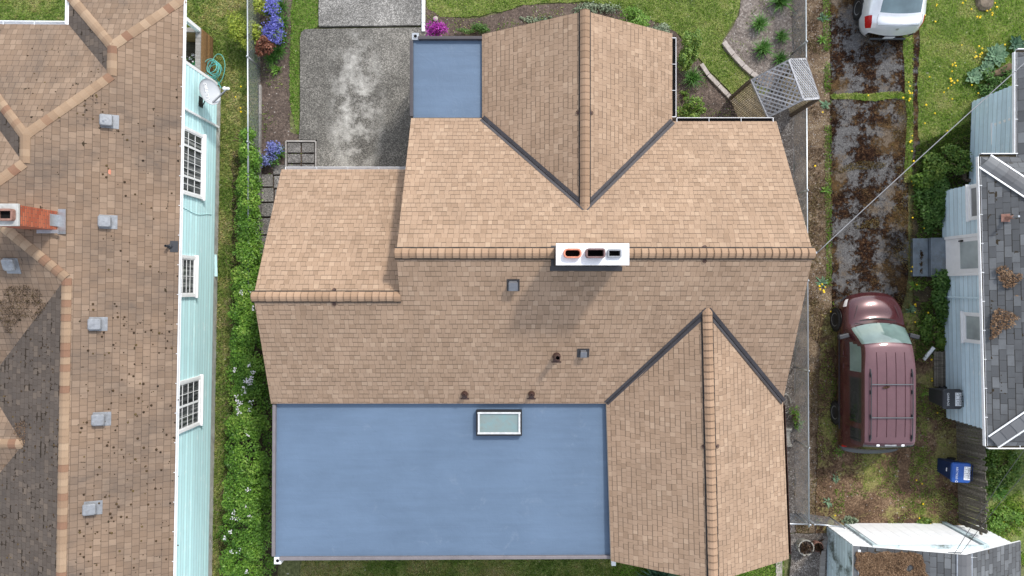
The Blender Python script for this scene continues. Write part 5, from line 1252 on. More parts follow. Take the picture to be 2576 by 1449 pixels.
# ---- maroon minivan
van = thing('minivan', 'old maroon minivan with roof rack parked on the mossy yard', 'minivan', (P(2217, 0, 1.2).x-.02, -5.06, 0), rz=R(90))
V = [
 (0.00, [(.62, .34), (.80, .46), (.80, .58), (.80, .62), (.74, .645), (.60, .65), (.30, .65), (0, .65)]),
 (0.14, [(.80, .30), (.90, .46), (.91, .66), (.86, .74), (.80, .80), (.70, .83), (.35, .85), (0, .85)]),
 (0.22, [(.83, .29), (.915, .47), (.925, .74), (.88, .96), (.80, 1.05), (.72, 1.08), (.35, 1.10), (0, 1.11)]),
 (0.46, [(.84, .28), (.925, .48), (.94, .76), (.90, 1.02), (.785, 1.56), (.73, 1.66), (.36, 1.70), (0, 1.715)]),
 (0.62, [(.85, .27), (.93, .48), (.945, .76), (.905, 1.02), (.785, 1.60), (.735, 1.70), (.38, 1.755), (0, 1.77)]),
 (1.60, [(.86, .27), (.935, .48), (.95, .77), (.91, 1.02), (.785, 1.61), (.74, 1.725), (.38, 1.785), (0, 1.80)]),
 (2.60, [(.86, .27), (.935, .48), (.95, .77), (.91, 1.01), (.78, 1.60), (.74, 1.72), (.38, 1.78), (0, 1.795)]),
 (3.34, [(.86, .27), (.93, .48), (.945, .77), (.905, 1.00), (.75, 1.52), (.69, 1.655), (.36, 1.72), (0, 1.735)]),
 (3.55, [(.86, .27), (.93, .48), (.945, .77), (.90, .995), (.775, 1.40), (.705, 1.53), (.37, 1.625), (0, 1.645)]),
 (4.02, [(.86, .27), (.925, .48), (.94, .76), (.885, .965), (.835, 1.04), (.76, 1.095), (.40, 1.175), (0, 1.20)]),
 (4.16, [(.855, .27), (.92, .48), (.93, .75), (.87, .93), (.80, .975), (.72, 1.00), (.38, 1.05), (0, 1.06)]),
 (4.55, [(.84, .27), (.90, .48), (.90, .70), (.82, .86), (.73, .90), (.63, .925), (.33, .955), (0, .965)]),
 (4.82, [(.74, .28), (.80, .46), (.79, .62), (.72, .74), (.64, .775), (.55, .79), (.28, .81), (0, .82)]),
 (4.93, [(.58, .30), (.64, .45), (.63, .58), (.60, .62), (.52, .635), (.44, .64), (.22, .65), (0, .65)]),
]
gv, sp, rp = loft(V, 6, 4)
def bow(g, x0, x1, kf, xr, kr, hw):
    x = g[..., 0].copy(); y = np.abs(g[..., 1])/hw; g[..., 0] += -kf*y**2.2*np.clip((x-x0)/(x1-x0), 0, 1) + kr*y**2.2*np.clip((xr-x)/xr, 0, 1)
bow(gv, 3.0, 4.1, .24, .7, .12, .93)
def vreg(s, r):
    if r > 4.95 and 3.6 < s < 7.5: return 'roof'
    if 7.6 < s < 9 and r > 4.6: return 'windshield'
    if 1.95 < s < 3.1 and r > 4.75: return 'rear'
    if 3.15 < r < 3.95:
        if 3.5 < s < 4.35: return 'w3'
        if 4.45 < s < 5.9: return 'w2'
        if 6.05 < s < 8.0 and r > 3.2 and (s < 7.3 or r < 3.95-(s-7.3)*.8): return 'w1'
    if s < 1.0: return 'bumper'
    if 12.0 < s and r < 1.2: return 'bumper_f'
    if 1.0 < s < 2.0 and 2.1 < r < 3.0: return 'lamp'
    if 11.5 < s < 12.4 and 2.0 < r < 2.75: return 'head'
    return 'body'
names = {'body': ('body', M['maroon'], False), 'roof': ('roof_panel', M['maroon_roof'], False), 'windshield': ('windshield', M['windshield'], False), 'rear': ('rear_window', M['car_glass'], False),
         'w1': ('side_window', M['windshield'], True), 'w2': ('side_window', M['car_glass'], True), 'w3': ('side_window', M['car_glass'], True), 'bumper': ('bumper', M['bumper_grey'], False), 'bumper_f': ('bumper', M['bumper_grey'], False), 'lamp': ('tail_lamp', M['red_lens'], True), 'head': ('headlight', M['clear_lens'], True)}
vo = car_parts(gv, sp, rp, vreg, van, M['maroon'], names)
for x in (1.2, 4.08):
    for sg in (1, -1): wheel(van, x, sg*.86, .335, .23, sg, True)
    mb = MB()
    for sg in (1, -1): mb.lathe([(.38, 0), (.38, .012)], (x, sg*.935 if x < 4 else sg*.925, .36), 28, M=Matrix.Rotation(R(-90*sg), 3, 'X'))
    mb.build('wheel_arch', M['black'], van)
def vz(x, y):      # roof height of the van
    i = np.argmin(abs(gv[:, 0, 0]-x)); row = gv[i]; o_ = np.argsort(row[:, 1]); m_ = row[:, 2] > .9; return float(np.interp(abs(y), row[m_][::-1, 1], row[m_][::-1, 2]))
rack = MB()
for sg in (1, -1):
    rack.tube([(.62, sg*.60, vz(.62, .6)+.01), (.75, sg*.60, vz(.75, .6)+.055), (1.6, sg*.605, vz(1.6, .6)+.055), (2.55, sg*.60, vz(2.5, .6)+.055), (2.72, sg*.60, vz(2.7, .6)+.01)], .015, 8)
    for x in (.75, 1.35, 2.05, 2.55): rack.box((x, sg*.60, vz(x, .6)+.025), (.11, .035, .06))
rk = rack.build('roof_rack', M['plastic'], van, smooth=False)
mb = MB()
for x in (1.32, 2.28): mb.tube([(x, -.60, vz(x, .6)+.075), (x, -.3, vz(x, .3)+.06), (x, .3, vz(x, .3)+.06), (x, .60, vz(x, .6)+.075)], .015, 8)
o = mb.build('cross_bar', M['bumper_grey'], van); o.parent = rk
mb = MB()
for y in (-.40, -.13, .14, .41): 
    pts = [(x, y, vz(x, y)+.004) for x in np.linspace(.75, 3.2, 12)]; mb.tube(pts, .009, 6)
mb.build('roof_rib', M['maroon'], van)
mb = MB(); mb.bar((.50, -.17, vz(.55, .1)-.01), (.50, .17, vz(.55, .1)-.01), .045, .03); mb.build('brake_light', M['galv_dull'], van, bevel=.006)
mb = MB()
for y in (-.36, .36): mb.box((.50, y, vz(.55, .3)-.015), (.06, .09, .04))
mb.build('tailgate_hinge', M['white_metal'], van, bevel=.008)
for sg in (1, -1):
    mb = MB(); mb.box((3.62, sg*1.05, 1.08), (.13, .30, .16), rz=sg*.25); mb.bar((3.66, sg*.88, 1.03), (3.64, sg*1.0, 1.05), .05, .05); mb.build('wing_mirror', M['plastic'], van, bevel=.025)
mb = MB(); mb.tube([(4.03, -.5, 1.155), (3.93, .0, 1.262), (3.95, .35, 1.215)], .010, 5); mb.tube([(4.04, .1, 1.195), (3.98, .45, 1.16), (4.0, .72, 1.10)], .010, 5); mb.build('wiper', M['black'], van)
mb = MB(); C0 = [(4.14-.16*(abs(y)/.75)**2, y, 1.075-.12*(abs(y)/.75)**2) for y in np.linspace(-.72, .72, 15)]; mb.tube(C0, .035, 6); mb.build('cowl', M['black'], van)
mb = MB()
for sg in (1, -1):
    mb.tube([(x, sg*.957, .62) for x in np.linspace(.75, 3.7, 10)], .014, 6)
    mb.tube([(2.98, sg*(.93+.016), .42), (2.98, sg*.956, .76), (2.98, sg*.918, .985)], .006, 5); mb.tube([(4.55, sg*.55, .945), (4.16, sg*.68, 1.015)], .005, 4)
mb.build('side_moulding', M['plastic'], van)
for sg in (1, -1):
    for x in (3.1, 2.7): mb = MB(); mb.box((x, sg*.945, .86), (.14, .03, .045)); mb.build('door_handle', M['maroon'], van, bevel=.01)
# a fir cone on the roof
vb = Vector(van.location); mb = MB()
for k in range(9): mb.lathe([(.012+.022*math.sin(.35+k*.3), 0), (.008, .016)], vb+Vector((-.06, 2.17, 1.815)) if False else Vector((vb.x-.26+.022*k, vb.y+2.18+.004*k, 1.80+.03)), 8, M=Matrix.Rotation(R(90), 3, 'Y'))
tag(mb.build('fir_cone', M['needles']), 'brown fir cone lying on the maroon minivan roof by the front rack bar', 'fir cone')

# ---- silver sedan
sed = thing('sedan', 'silver sedan parked at the top end of the mossy driveway', 'car', (11.63, 7.70, 0), rz=R(90))
Vs = [
 (0.00, [(.60, .30), (.72, .42), (.72, .55), (.70, .60), (.62, .63), (.50, .64), (.25, .645), (0, .65)]),
 (0.10, [(.74, .24), (.84, .42), (.85, .60), (.78, .72), (.68, .82), (.57, .87), (.31, .88), (0, .885)]),
 (0.20, [(.79, .22), (.875, .42), (.885, .64), (.83, .82), (.69, .94), (.58, 1.00), (.33, 1.03), (0, 1.04)]),
 (0.40, [(.82, .21), (.895, .42), (.905, .67), (.85, .87), (.70, .985), (.60, 1.03), (.34, 1.06), (0, 1.07)]),
 (0.50, [(.82, .21), (.895, .42), (.905, .67), (.86, .89), (.70, 1.02), (.61, 1.065), (.34, 1.10), (0, 1.11)]),
 (1.42, [(.82, .21), (.89, .42), (.90, .68), (.87, .93), (.65, 1.33), (.56, 1.385), (.29, 1.41), (0, 1.42)]),
 (2.30, [(.82, .21), (.885, .42), (.895, .68), (.86, .93), (.64, 1.38), (.56, 1.43), (.29, 1.455), (0, 1.465)]),
 (2.75, [(.82, .21), (.885, .42), (.895, .68), (.86, .92), (.64, 1.35), (.56, 1.41), (.29, 1.44), (0, 1.45)]),
 (3.45, [(.82, .21), (.885, .42), (.895, .67), (.85, .90), (.78, .98), (.68, 1.01), (.36, 1.05), (0, 1.06)]),
 (4.20, [(.80, .21), (.86, .42), (.86, .62), (.78, .79), (.70, .84), (.60, .87), (.30, .89), (0, .895)]),
 (4.55, [(.66, .22), (.72, .40), (.71, .54), (.66, .62), (.58, .66), (.48, .68), (.24, .69), (0, .69)]),
]
gs, sp2, rp2 = loft(Vs, 6, 4); bow(gs, 2.6, 3.6, .25, 1.4, .20, .90)
def sreg(s, r):
    if 4.05 < s < 5.0 and r > 4.9: return 'rear'
    if 7.1 < s < 8.0 and r > 4.75: return 'windshield'
    if 3.3 < r < 3.95 and 4.5 < s < 7.6: return 'side'
    if .9 < s < 3.1 and 2.3 < r < 3.4: return 'lamp'
    if .9 < s < 1.9 and 3.3 < r < 4.6: return 'reverse'
    if 8.9 < s < 9.5 and 2.1 < r < 3: return 'head'
    return 'body'
nm2 = {'body': ('body', M['silver'], False), 'rear': ('rear_window', M['sky_glass'], False), 'windshield': ('windshield', M['sky_glass'], False), 'side': ('side_window', M['car_glass'], True), 'lamp': ('tail_lamp', M['red_lens'], True), 'reverse': ('tail_lamp', M['clear_lens'], True), 'head': ('headlight', M['clear_lens'], True)}
so = car_parts(gs, sp2, rp2, sreg, sed, M['silver'], nm2)
for x in (.98, 3.65):
    for sg in (1, -1): wheel(sed, x, sg*.82, .325, .21, sg)
    mb = MB()
    for sg in (1, -1): mb.lathe([(.36, 0), (.36, .01)], (x, sg*.893, .34), 28, M=Matrix.Rotation(R(-90*sg), 3, 'X'))
    mb.build('wheel_arch', M['black'], sed)
mb = MB(); mb.box((-.008, .05, .52), (.012, .32, .15)); mb.build('number_plate', M['plate'], sed, bevel=.004)
mb = MB(); mb.lathe([(.05, 0), (.045, .006)], (.108, 0, .90), 16, M=Matrix.Rotation(R(-70), 3, 'Y')); mb.build('badge', M['alloy'], sed)
mb = MB(); mb.tube([(.19, y, 1.035-.10*(abs(y)/.7)**2) for y in np.linspace(-.62, .62, 12)], .004, 4)
for sg in (1, -1): mb.tube([(.2, sg*.655, .985), (.36, sg*.675, 1.015), (.49, sg*.66, 1.065)], .004, 4)
mb.build('boot_seam', M['black'], sed)
mb = MB(); mb.bar((.02, -.55, .345), (.02, .55, .345), .04, .10); mb.build('bumper', M['bumper_grey'], sed, bevel=.01)

# ================================================================ wheeled bins
def bin_(name, label, px, py, z, main, dark, word, w_=.58, d_=.60, front=None):
    c = P(px, py, z); t_ = thing(name, label, 'bin', (c.x, c.y, 0))
    mb = MB(); top = [(-.27, -.26), (.25, -.26), (.25, .26), (-.27, .26)]; bot = [(-.15, -.21), (.22, -.21), (.22, .21), (-.15, .21)]
    mb.raw([(x, y, .03) for x, y in bot]+[(x, y, z-.07) for x, y in top], [(3, 2, 1, 0), (4, 5, 6, 7)]+[(i, (i+1) % 4, 4+(i+1) % 4, 4+i) for i in range(4)]); mb.build('body', dark, t_, bevel=.03)
    mb = MB(); o_ = outline(w_, d_, .07, 5); n_ = len(o_)
    vs = [(x, y, z-.075) for x, y in o_]+[(x, y, z-.03) for x, y in o_]+[(x*.93, y*.93, z) for x, y in o_]+[(x*.6, y*.6, z+.014) for x, y in o_]
    fs = [(q*n_+i, q*n_+(i+1) % n_, (q+1)*n_+(i+1) % n_, (q+1)*n_+i) for q in range(3) for i in range(n_)]+[tuple(range(3*n_, 4*n_)), tuple(range(n_-1, -1, -1))]; mb.raw(vs, fs); lid = mb.build('lid', main, t_)
    mb = MB(); mb.tube([(.29, -.24, z-.10), (.37, -.24, z-.07), (.37, .24, z-.07), (.29, .24, z-.10)], .016, 7)
    for y in (-.08, .08): mb.bar((.28, y, z-.085), (.37, y, z-.07), .02, .02)
    mb.build('handle', dark, t_)
    for sg in (1, -1): mb = MB(); mb.lathe([(.11, -.025), (.12, -.015), (.12, .015), (.11, .025)], (.25, sg*.235, .12), 18, M=Matrix.Rotation(R(90), 3, 'X')); mb.build('wheel', M['rubber'], t_)
    mb = MB(); mb.box((.155, 0, z+.013), (.185, .40, .004)); st_ = mb.build('sticker', M['white'], None); st_.parent = lid
    RM = Matrix.Rotation(R(-90), 4, 'Z')
    m4 = RM.copy(); m4.translation = Vector((.215, 0, z+.017)); text(word, .078, M['print'], m4, lid)
    mb = MB(); random.seed(3)
    for i in range(3):
        for k in range(7):
            if random.random() < .8: mb.lathe([(random.uniform(.007, .013), 0), (.006, .002)], (.165-.036*i, -.165+.055*k, z+.0152), 7)
    mb.box((.185, 0, z+.0155), (.003, .37, .001)); mb.box((.085, 0, z+.0155), (.002, .3, .001)); pi = mb.build('pictogram', M['print'], None); pi.parent = lid
    m4 = RM.copy(); m4.translation = Vector((-.15, .0, z+.014)); text(word, .088, M['white'], m4, lid)
    return t_
bin_('garbage_bin', 'charcoal grey wheeled garbage bin against the pale blue wall', 2397, 1004.5, 1.0, M['bin_grey'], M['bin_grey'], 'GARBAGE')
bb = bin_('recycling_bin', 'bright blue wheeled recycling bin beside the old board fence', 2419, 1190, 1.0, M['bin_blue'], M['bin_blue_dark'], 'RECYCLE')
bb.rotation_euler = (0, 0, R(-3))
mb = MB(); mb.box((-.275, .02, .72), (.02, .11, .02)); o = mb.build('front_label', M['white'], bb)
mb = MB()
for k in range(3):
    a = R(90+120*k); q = Vector((-.15+.03*math.cos(a), -.25+.03*math.sin(a), 1.013)); mb.bar(q-Vector((-math.sin(a), math.cos(a), 0))*.024, q+Vector((-math.sin(a), math.cos(a), 0))*.024, .012, .003)
li = [c for c in bb.children if c.name.startswith('lid')][0]; o = mb.build('recycling_arrows', M['white'], None); o.parent = li

# ================================================================ small things of the yard
pal = thing('pallet', 'grey wooden pallet lying against the pale blue wall behind the minivan mirror', 'pallet', tuple(P(2364, 935, 0)), world=True)
a = P(2350, 884, .15); b = P(2380, 972, .15)
for k in range(5): x = a.x+(b.x-a.x)*(k+.5)/5; mb = MB(); mb.box((x, (a.y+b.y)/2+random.uniform(-.02, .02), .13), ((b.x-a.x)/5*.82, a.y-b.y, .022)); mb.build('board', M['old_wood'], pal)
for y in (a.y-.06, (a.y+b.y)/2, b.y+.06): mb = MB(); mb.box(((a.x+b.x)/2, y, .06), (b.x-a.x, .07, .11)); mb.build('bearer', M['old_wood'], pal)
mb = MB(); mb.tube([P(2323, 905, .05), P(2349, 874, .14)], [.062, .058], 12); tag(mb.build('white_pipe', M['white_metal'], smooth=True), 'short white pipe lying beside the pallet near the minivan', 'pipe')
mb = MB(); c = P(2470, 8, 0); mb.lathe([(.27, 0), (.29, .06), (.27, .16), (.21, .21), (.07, .23)], c, 12); o = mb.build('rock', M['rock']); tag(o, 'mossy brown rock in the grass at the upper right edge', 'rock')
for v in o.data.vertices: q = mnoise.noise_vector(v.co*3.1); v.co += q*.07
def pot(name, label, px, py, r, h, mat, n=20):
    c = P(px, py, h*.5); t_ = thing(name, label, 'plant pot', (c.x, c.y, 0))
    mb = MB(); mb.lathe([(r*.72, 0), (r*.96, h*.9), (r, h*.9), (r, h), (r*.86, h), (r*.84, h*.85)], (0, 0, 0), n); mb.build('pot', mat, t_)
    mb = MB(); mb.lathe([(r*.85, h*.86), (r*.4, h*.9), (.001, h*.92)], (0, 0, 0), n); mb.build('soil', M['soil'], t_)
    x = RNG.normal(0, r*.4, 60); y = RNG.normal(0, r*.4, 60); big_mesh('dead_stems', blades(x, y, h*.9, .16, .012, 1.2), 5, M['dirt_tufts'], RNG.random(60), t_)
pot('plant_pot', 'round grey concrete plant pot beside the chain link cross fence', 2021, 1372, .25, .42, M['stone'])
pot('plant_pot', 'small terracotta plant pot between the round grey pot and the timber', 2053, 1371, .16, .34, M['terracotta'])
mb = MB(); c = P(1980, 1099, .16); dx = Vector((.02, 1, 0)).normalized(); prof = [(.15, -.28), (.15, -.23), (.10, -.19), (.085, 0), (.10, .19), (.15, .23), (.15, .28)]
mb.lathe(prof, c, 18, M=Matrix.Rotation(R(90), 3, 'X')); tag(mb.build('stone_pedestal', M['stone'], smooth=False), 'pale fluted stone pedestal lying under the tan roof edge', 'pedestal')
mb = MB(); c = P(1976, 1015, .1); mb.tube([c+Vector((.17*math.cos(k*.5), .3*math.sin(k*.5), 0)) for k in range(12)], .02, 6); tag(mb.build('plant_hoop', M['stone']), 'pale curved hoop lying beside the house under the valley end', 'hoop')
mb = MB(); c = P(1096, 48, .05); mb.lathe([(.07, 0), (.08, .04), (.04, .07)], c, 9); tag(mb.build('garden_rock', M['kerb']), 'small pale rock on the soil near the magenta bush', 'rock')
mb = MB(); c = P(2300, 400, .05)
tag(edging('planter_timbers', [(2412, 380), (2418, 455), (2450, 458)], .1, .2, M['dark_post'], 'dark timber planter edge beside the pale blue house wall', 'garden edging'))
# overhead wires
def wire(name, a, b, sag, r, mat, label):
    a, b = Vector(a), Vector(b); mb = MB(); mb.tube([a.lerp(b, k/24)-Vector((0, 0, sag*4*(k/24)*(1-k/24))) for k in range(25)], r, 6); return tag(mb.build(name, mat, smooth=True), label, 'cable')
wire('overhead_cable', (XR+.1, .85, 5.08), P(2760, -5, 6.6), .10, .011, M['cable'], 'thick pale overhead cable running from the tan ridge over the driveway')
hp_ = MB(); hp_.box((XR+.06, .85, 5.05), (.05, .05, .12)); hp('cable_anchor', hp_, M['galv'])
wire('overhead_cable', P(2398, 1398, 2.5), P(2585, 1120, 4.2), .06, .007, M['cable_dark'], 'thin dark wire rising to the right from the white shed gable, left one of two')
wire('overhead_cable', P(2412, 1399, 2.5), P(2640, 1120, 4.2), .06, .007, M['cable_dark'], 'thin dark wire rising to the right from the white shed gable, right one of two')
mb = MB(); mb.box((P(2405, 1399, 2.45).x, yf+.06, 2.38), (.34, .04, .04)); mb.build('wire_bracket', M['galv_dull'], sh)

# ================================================================ plants
def shrub(name, label, px, py, rad, n, size, mat, blossom=None, cat='shrub', group=None, nb=5, z0=None, asp=.55, bn=300, bs=.05, lump=.4):
    nb = nb+3
    zc = rad[2]*.9 if z0 is None else z0; c = P(px, py, zc); t_ = thing(name, label, cat, (c.x, c.y, 0), group, world=True)
    Cs, Ns = [], []
    for k in range(nb):
        o_ = np.array([random.uniform(-.7, .7)*rad[0], random.uniform(-.7, .7)*rad[1], random.uniform(-.45, .35)*rad[2]]) if nb > 1 else np.zeros(3)
        f = random.uniform(.30, .58) if nb > 1 else 1; p, d = blob(np.array(c)+o_, [r*f for r in rad], n//nb, lump, .45, .3); Cs.append(p); Ns.append(d)
    C = np.concatenate(Cs); N = np.concatenate(Ns); k = C[:, 2] > .02; C, N = C[k], N[k]
    big_mesh('foliage', leaves(C, N*.6+np.array([0, 0, .8]), size, asp), 4, mat, RNG.random(len(C)), t_)
    if blossom is not None:
        ctr = [C[i] for i in RNG.integers(0, len(C), max(3, bn//22))]
        pts = np.concatenate([np.array(q)+RNG.normal(0, .055, (22, 3)) for q in ctr if True]); pts[:, 2] += .06
        big_mesh('blossom', leaves(pts, np.tile([0, 0, 1.], (len(pts), 1)), bs, .8), 4, blossom, RNG.random(len(pts)), t_)
    mb = MB()
    for k in range(5): a = k*1.26; mb.tube([(c.x+.02*math.cos(a), c.y+.02*math.sin(a), 0), (c.x+rad[0]*.3*math.cos(a), c.y+rad[1]*.3*math.sin(a), zc), (c.x+rad[0]*.45*math.cos(a), c.y+rad[1]*.45*math.sin(a), zc*1.3)], [.018, .012, .005], 5)
    mb.build('stem', M['twig'], t_); return t_
shrub('chartreuse_shrub', 'bright yellow-green shrub growing through the chain link fence', 615, 78, (.50, .55, .42), 2600, .07, M['chartreuse'], nb=7, z0=.6)
shrub('yellow_shrub', 'small yellow-green shrub behind the violet flowers at the top edge', 662, 12, (.30, .34, .3), 800, .07, M['chartreuse'], z0=.5)
shrub('violet_shrub', 'violet-blue flowering shrub in the bed, the largest of the blue ones', 685, 74, (.30, .38, .30), 1000, .06, M['green_shrub'], M['violet'], bn=2200, bs=.045, nb=7, z0=.5)
shrub('violet_shrub', 'violet-blue flowering shrub cut by the top edge of the view', 684, 15, (.24, .30, .3), 500, .06, M['green_shrub'], M['violet'], bn=800, bs=.05, z0=.5)
shrub('red_leaved_shrub', 'round red-brown leaved shrub below the violet flowers', 668, 116, (.32, .32, .28), 1100, .085, M['red_leaf'], nb=6, z0=.72)
shrub('bluebell_clump', 'pale blue flower clump beside the square pavers', 686, 384, (.34, .34, .2), 500, .08, M['iris'], M['bluebell'], bn=1300, bs=.05, z0=.3, cat='flowers')
shrub('magenta_azalea', 'vivid magenta flowering bush at the corner of the small blue flat roof', 1098, 76, (.33, .20, .26), 600, .05, M['dark_shrub'], M['magenta'], bn=1300, bs=.045, nb=6, z0=.45)
shrub('heather', 'dark low heather bush behind the magenta bush', 1190, 75, (.5, .22, .2), 1100, .05, M['dark_shrub'], z0=.2)
shrub('weed_clump', 'sparse green weeds on the front bed soil by the tan gable', 1350, 52, (.55, .16, .12), 260, .08, M['grey_shrub'], z0=.1, cat='weeds')
shrub('weed_clump', 'grey-green weeds by the peak of the front gable', 1500, 20, (.8, .24, .2), 700, .08, M['grey_shrub'], z0=.15, cat='weeds')
shrub('light_green_shrub', 'light green shrub peeking out above the front gable edge', 1590, 45, (.55, .38, .4), 1700, .075, M['light_shrub'], nb=7, z0=.5)
shrub('grey_green_shrub', 'grey-green shrub to the right of the light green one at the gable edge', 1650, 82, (.42, .34, .35), 1000, .07, M['grey_shrub'], z0=.4)
shrub('rose_bush', 'tall yellow-green shrub along the white gutter of the front gable', 1738, 130, (.36, .62, .5), 2100, .085, M['green_shrub'], nb=8, z0=.7)
shrub('rose_bush', 'round yellow-green bush in the corner of the white gutters', 1745, 278, (.46, .40, .35), 1400, .085, M['green_shrub'], nb=7, z0=.55)
shrub('weed_clump', 'small green plant on the dark soil between the two gutter bushes', 1722, 240, (.18, .22, .12), 120, .07, M['green_shrub'], z0=.12, cat='weeds')
shrub('creeper', 'sparse green creeper climbing the set-back pale blue wall', 2392, 400, (.7, .5, .35), 1300, .09, M['green_shrub'], nb=8, z0=.35)
shrub('ivy_bush', 'dark green ivy patch above the metal doorstep', 2344, 520, (.5, 1.0, .25), 3600, .09, M['dark_shrub'], nb=11, z0=.2)
shrub('ivy_bush', 'bright leafy weeds in front of the set-back pale blue wall corner', 2340, 430, (.48, .55, .3), 2000, .10, M['green_shrub'], nb=8, z0=.25)
shrub('ivy_bush', 'green ivy patch below the metal doorstep beside the wall', 2364, 745, (.45, .75, .3), 2600, .10, M['dark_shrub'], nb=9, z0=.25)
shrub('ivy_bush', 'trailing ivy between the minivan and the pale blue wall', 2345, 835, (.42, .55, .2), 1500, .09, M['green_shrub'], nb=7, z0=.15)
shrub('ivy_bush', 'low dark plants under the mullein beside the pale blue wall', 2500, 205, (.65, .4, .25), 1500, .09, M['dark_shrub'], nb=7, z0=.2)
shrub('ivy_bush', 'green weeds in the garden behind the old board fence, upper patch', 2520, 1185, (.55, .7, .25), 1900, .09, M['green_shrub'], nb=8, z0=.2)
shrub('ivy_bush', 'green weeds in the garden behind the old board fence, lower patch', 2530, 1315, (.6, .45, .2), 1300, .09, M['light_shrub'], nb=7, z0=.15)
shrub('weed_clump', 'small leafy weeds growing through the right chain link fence', 2005, 1050, (.20, .4, .25), 220, .08, M['light_shrub'], z0=.3, cat='weeds')
shrub('pale_weed', 'pale grey-green weed at the left of the white sliding door', 2138, 1312, (.26, .18, .12), 260, .09, M['grey_shrub'], z0=.1, cat='weeds')
shrub('dark_weed', 'dark green dandelion leaves by the middle of the white shed door', 2330, 1312, (.3, .2, .12), 300, .10, M['green_shrub'], z0=.1, cat='weeds')
# strap-leaved clumps
def strap(n, Lg, W, lean=1.0):
    a = RNG.uniform(0, 6.283, n); l = Lg*RNG.uniform(.6, 1.15, n); sp_ = RNG.uniform(.25, 1, n)*lean; V = []
    base = RNG.normal(0, Lg*.10, (n, 2))
    for i in range(n):
        d = np.array([math.cos(a[i]), math.sin(a[i]), 0]); s = np.array([-d[1], d[0], 0])*W/2; pts = []
        for t_ in (0, .35, .7, 1): pts.append(np.array([base[i, 0], base[i, 1], 0])+d*l[i]*sp_[i]*(t_**1.4)+np.array([0, 0, l[i]*(1.25*t_-.95*t_*t_*sp_[i])]))
        for k, (f0, f1) in enumerate(((.7, 1), (1, .8), (.8, .1))): V.append([pts[k]-s*f0, pts[k]+s*f0, pts[k+1]+s*f1, pts[k+1]-s*f1])
    return np.array(V)
def clump(name, label, px, py, n, Lg, W, mat, cat='plant', group=None, lean=1.0):
    c = P(px, py, 0); V = strap(n, Lg, W, lean)+np.array([c.x, c.y, 0]); o = big_mesh(name, V, 4, mat, np.repeat(RNG.random(n), 3)); return tag(o, label, cat, group)
clump('daylily', 'green strap-leaved clump at the top edge of the pale dry bed', 1958, 8, 190, .55, .022, M['iris'])
clump('daylily', 'bright green strap-leaved clump, upper left of four in the pale bed', 1906, 66, 190, .42, .02, M['iris'])
clump('daylily', 'bright green strap-leaved clump, lower left of four in the pale bed', 1914, 128, 210, .44, .02, M['iris'])
clump('daylily', 'darker strap-leaved clump, upper right of four in the pale bed', 1962, 95, 110, .36, .02, M['iris'])
clump('daylily', 'strap-leaved clump beside the lattice top, lower right of four', 1960, 152, 130, .38, .02, M['iris'])
clump('daylily', 'green strap-leaved clump under the shrub by the front gable gutter', 1738, 200, 190, .45, .02, M['iris'])
clump('daylily', 'bluish strap-leaved clump half hidden under the rear gable edge', 1655, 1452, 260, .85, .045, M['iris_dark'])
clump('daylily', 'bluish strap-leaved clump near the rear gable ridge', 1745, 1470, 160, .8, .045, M['iris_dark'])
clump('hosta', 'lone yellow-green plant on the bare soil of the left bed', 698, 176, 34, .26, .05, M['light_shrub'])
for k, (a, b) in enumerate([(712, 20), (714, 62), (712, 100), (704, 132), (696, 48), (686, 150)]):
    clump('bluebell_leaves', 'grassy bluebell leaves along the right side of the violet shrubs', a, b, 120, .40, .02, M['iris'], 'plant', 'grassy leaves beside the violet shrubs')
clump('bluebell_leaves', 'grassy leaves around the pale blue flowers by the pavers', 706, 386, 90, .32, .018, M['iris'])
clump('fern', 'dark strap leaves behind the house by the lower garden fence', 2490, 1230, 120, .5, .03, M['iris'])
def rosette(name, label, px, py, n, Lg, W, mat):
    c = P(px, py, 0); V = []
    for k in range(n):
        a = k*2.399; l = Lg*(.45+.55*(k+1)/n); d = np.array([math.cos(a), math.sin(a), 0]); s = np.array([-d[1], d[0], 0]); el = .75-.6*k/n
        w0 = 0
        for (t0, t1, f0, f1) in ((.05, .4, .25, .9), (.4, .75, .9, .95), (.75, 1, .95, .15)):
            p0 = d*l*t0+np.array([0, 0, .12+l*el*t0*(1.3-t0*.7)]); p1 = d*l*t1+np.array([0, 0, .12+l*el*t1*(1.3-t1*.7)])
            for sg in (1, -1):
                up = np.array([0, 0, .18*W]); V.append([p0, p1, p1+sg*s*W/2*f1+up, p0+sg*s*W/2*f0+up][::sg])
    V = np.array(V)+np.array([c.x, c.y, 0]); o = big_mesh(name, V, 4, mat, np.repeat(RNG.random(n), 6)); tag(o, label, 'plant')
rosette('mullein', 'large grey-green mullein rosette nearest the upper white gutter', 2497, 143, 26, .42, .15, M['mullein'])
rosette('mullein', 'middle grey-green mullein rosette on the right lawn edge', 2473, 176, 20, .32, .11, M['mullein'])
rosette('mullein', 'lowest grey-green mullein rosette with broad round leaves', 2441, 196, 14, .32, .15, M['mullein'])
rosette('mullein', 'dark leafed plant behind the mullein at the upper gutter corner', 2548, 116, 16, .34, .11, M['iris_dark'])
mb = MB(); mb.tube([P(2480, 190, .08), P(2510, 185, .16), P(2545, 168, .3)], [.10, .12, .14], 10); tag(mb.build('log', M['twig']), 'thick brown branch lying beside the mullein and the pale blue wall', 'log')
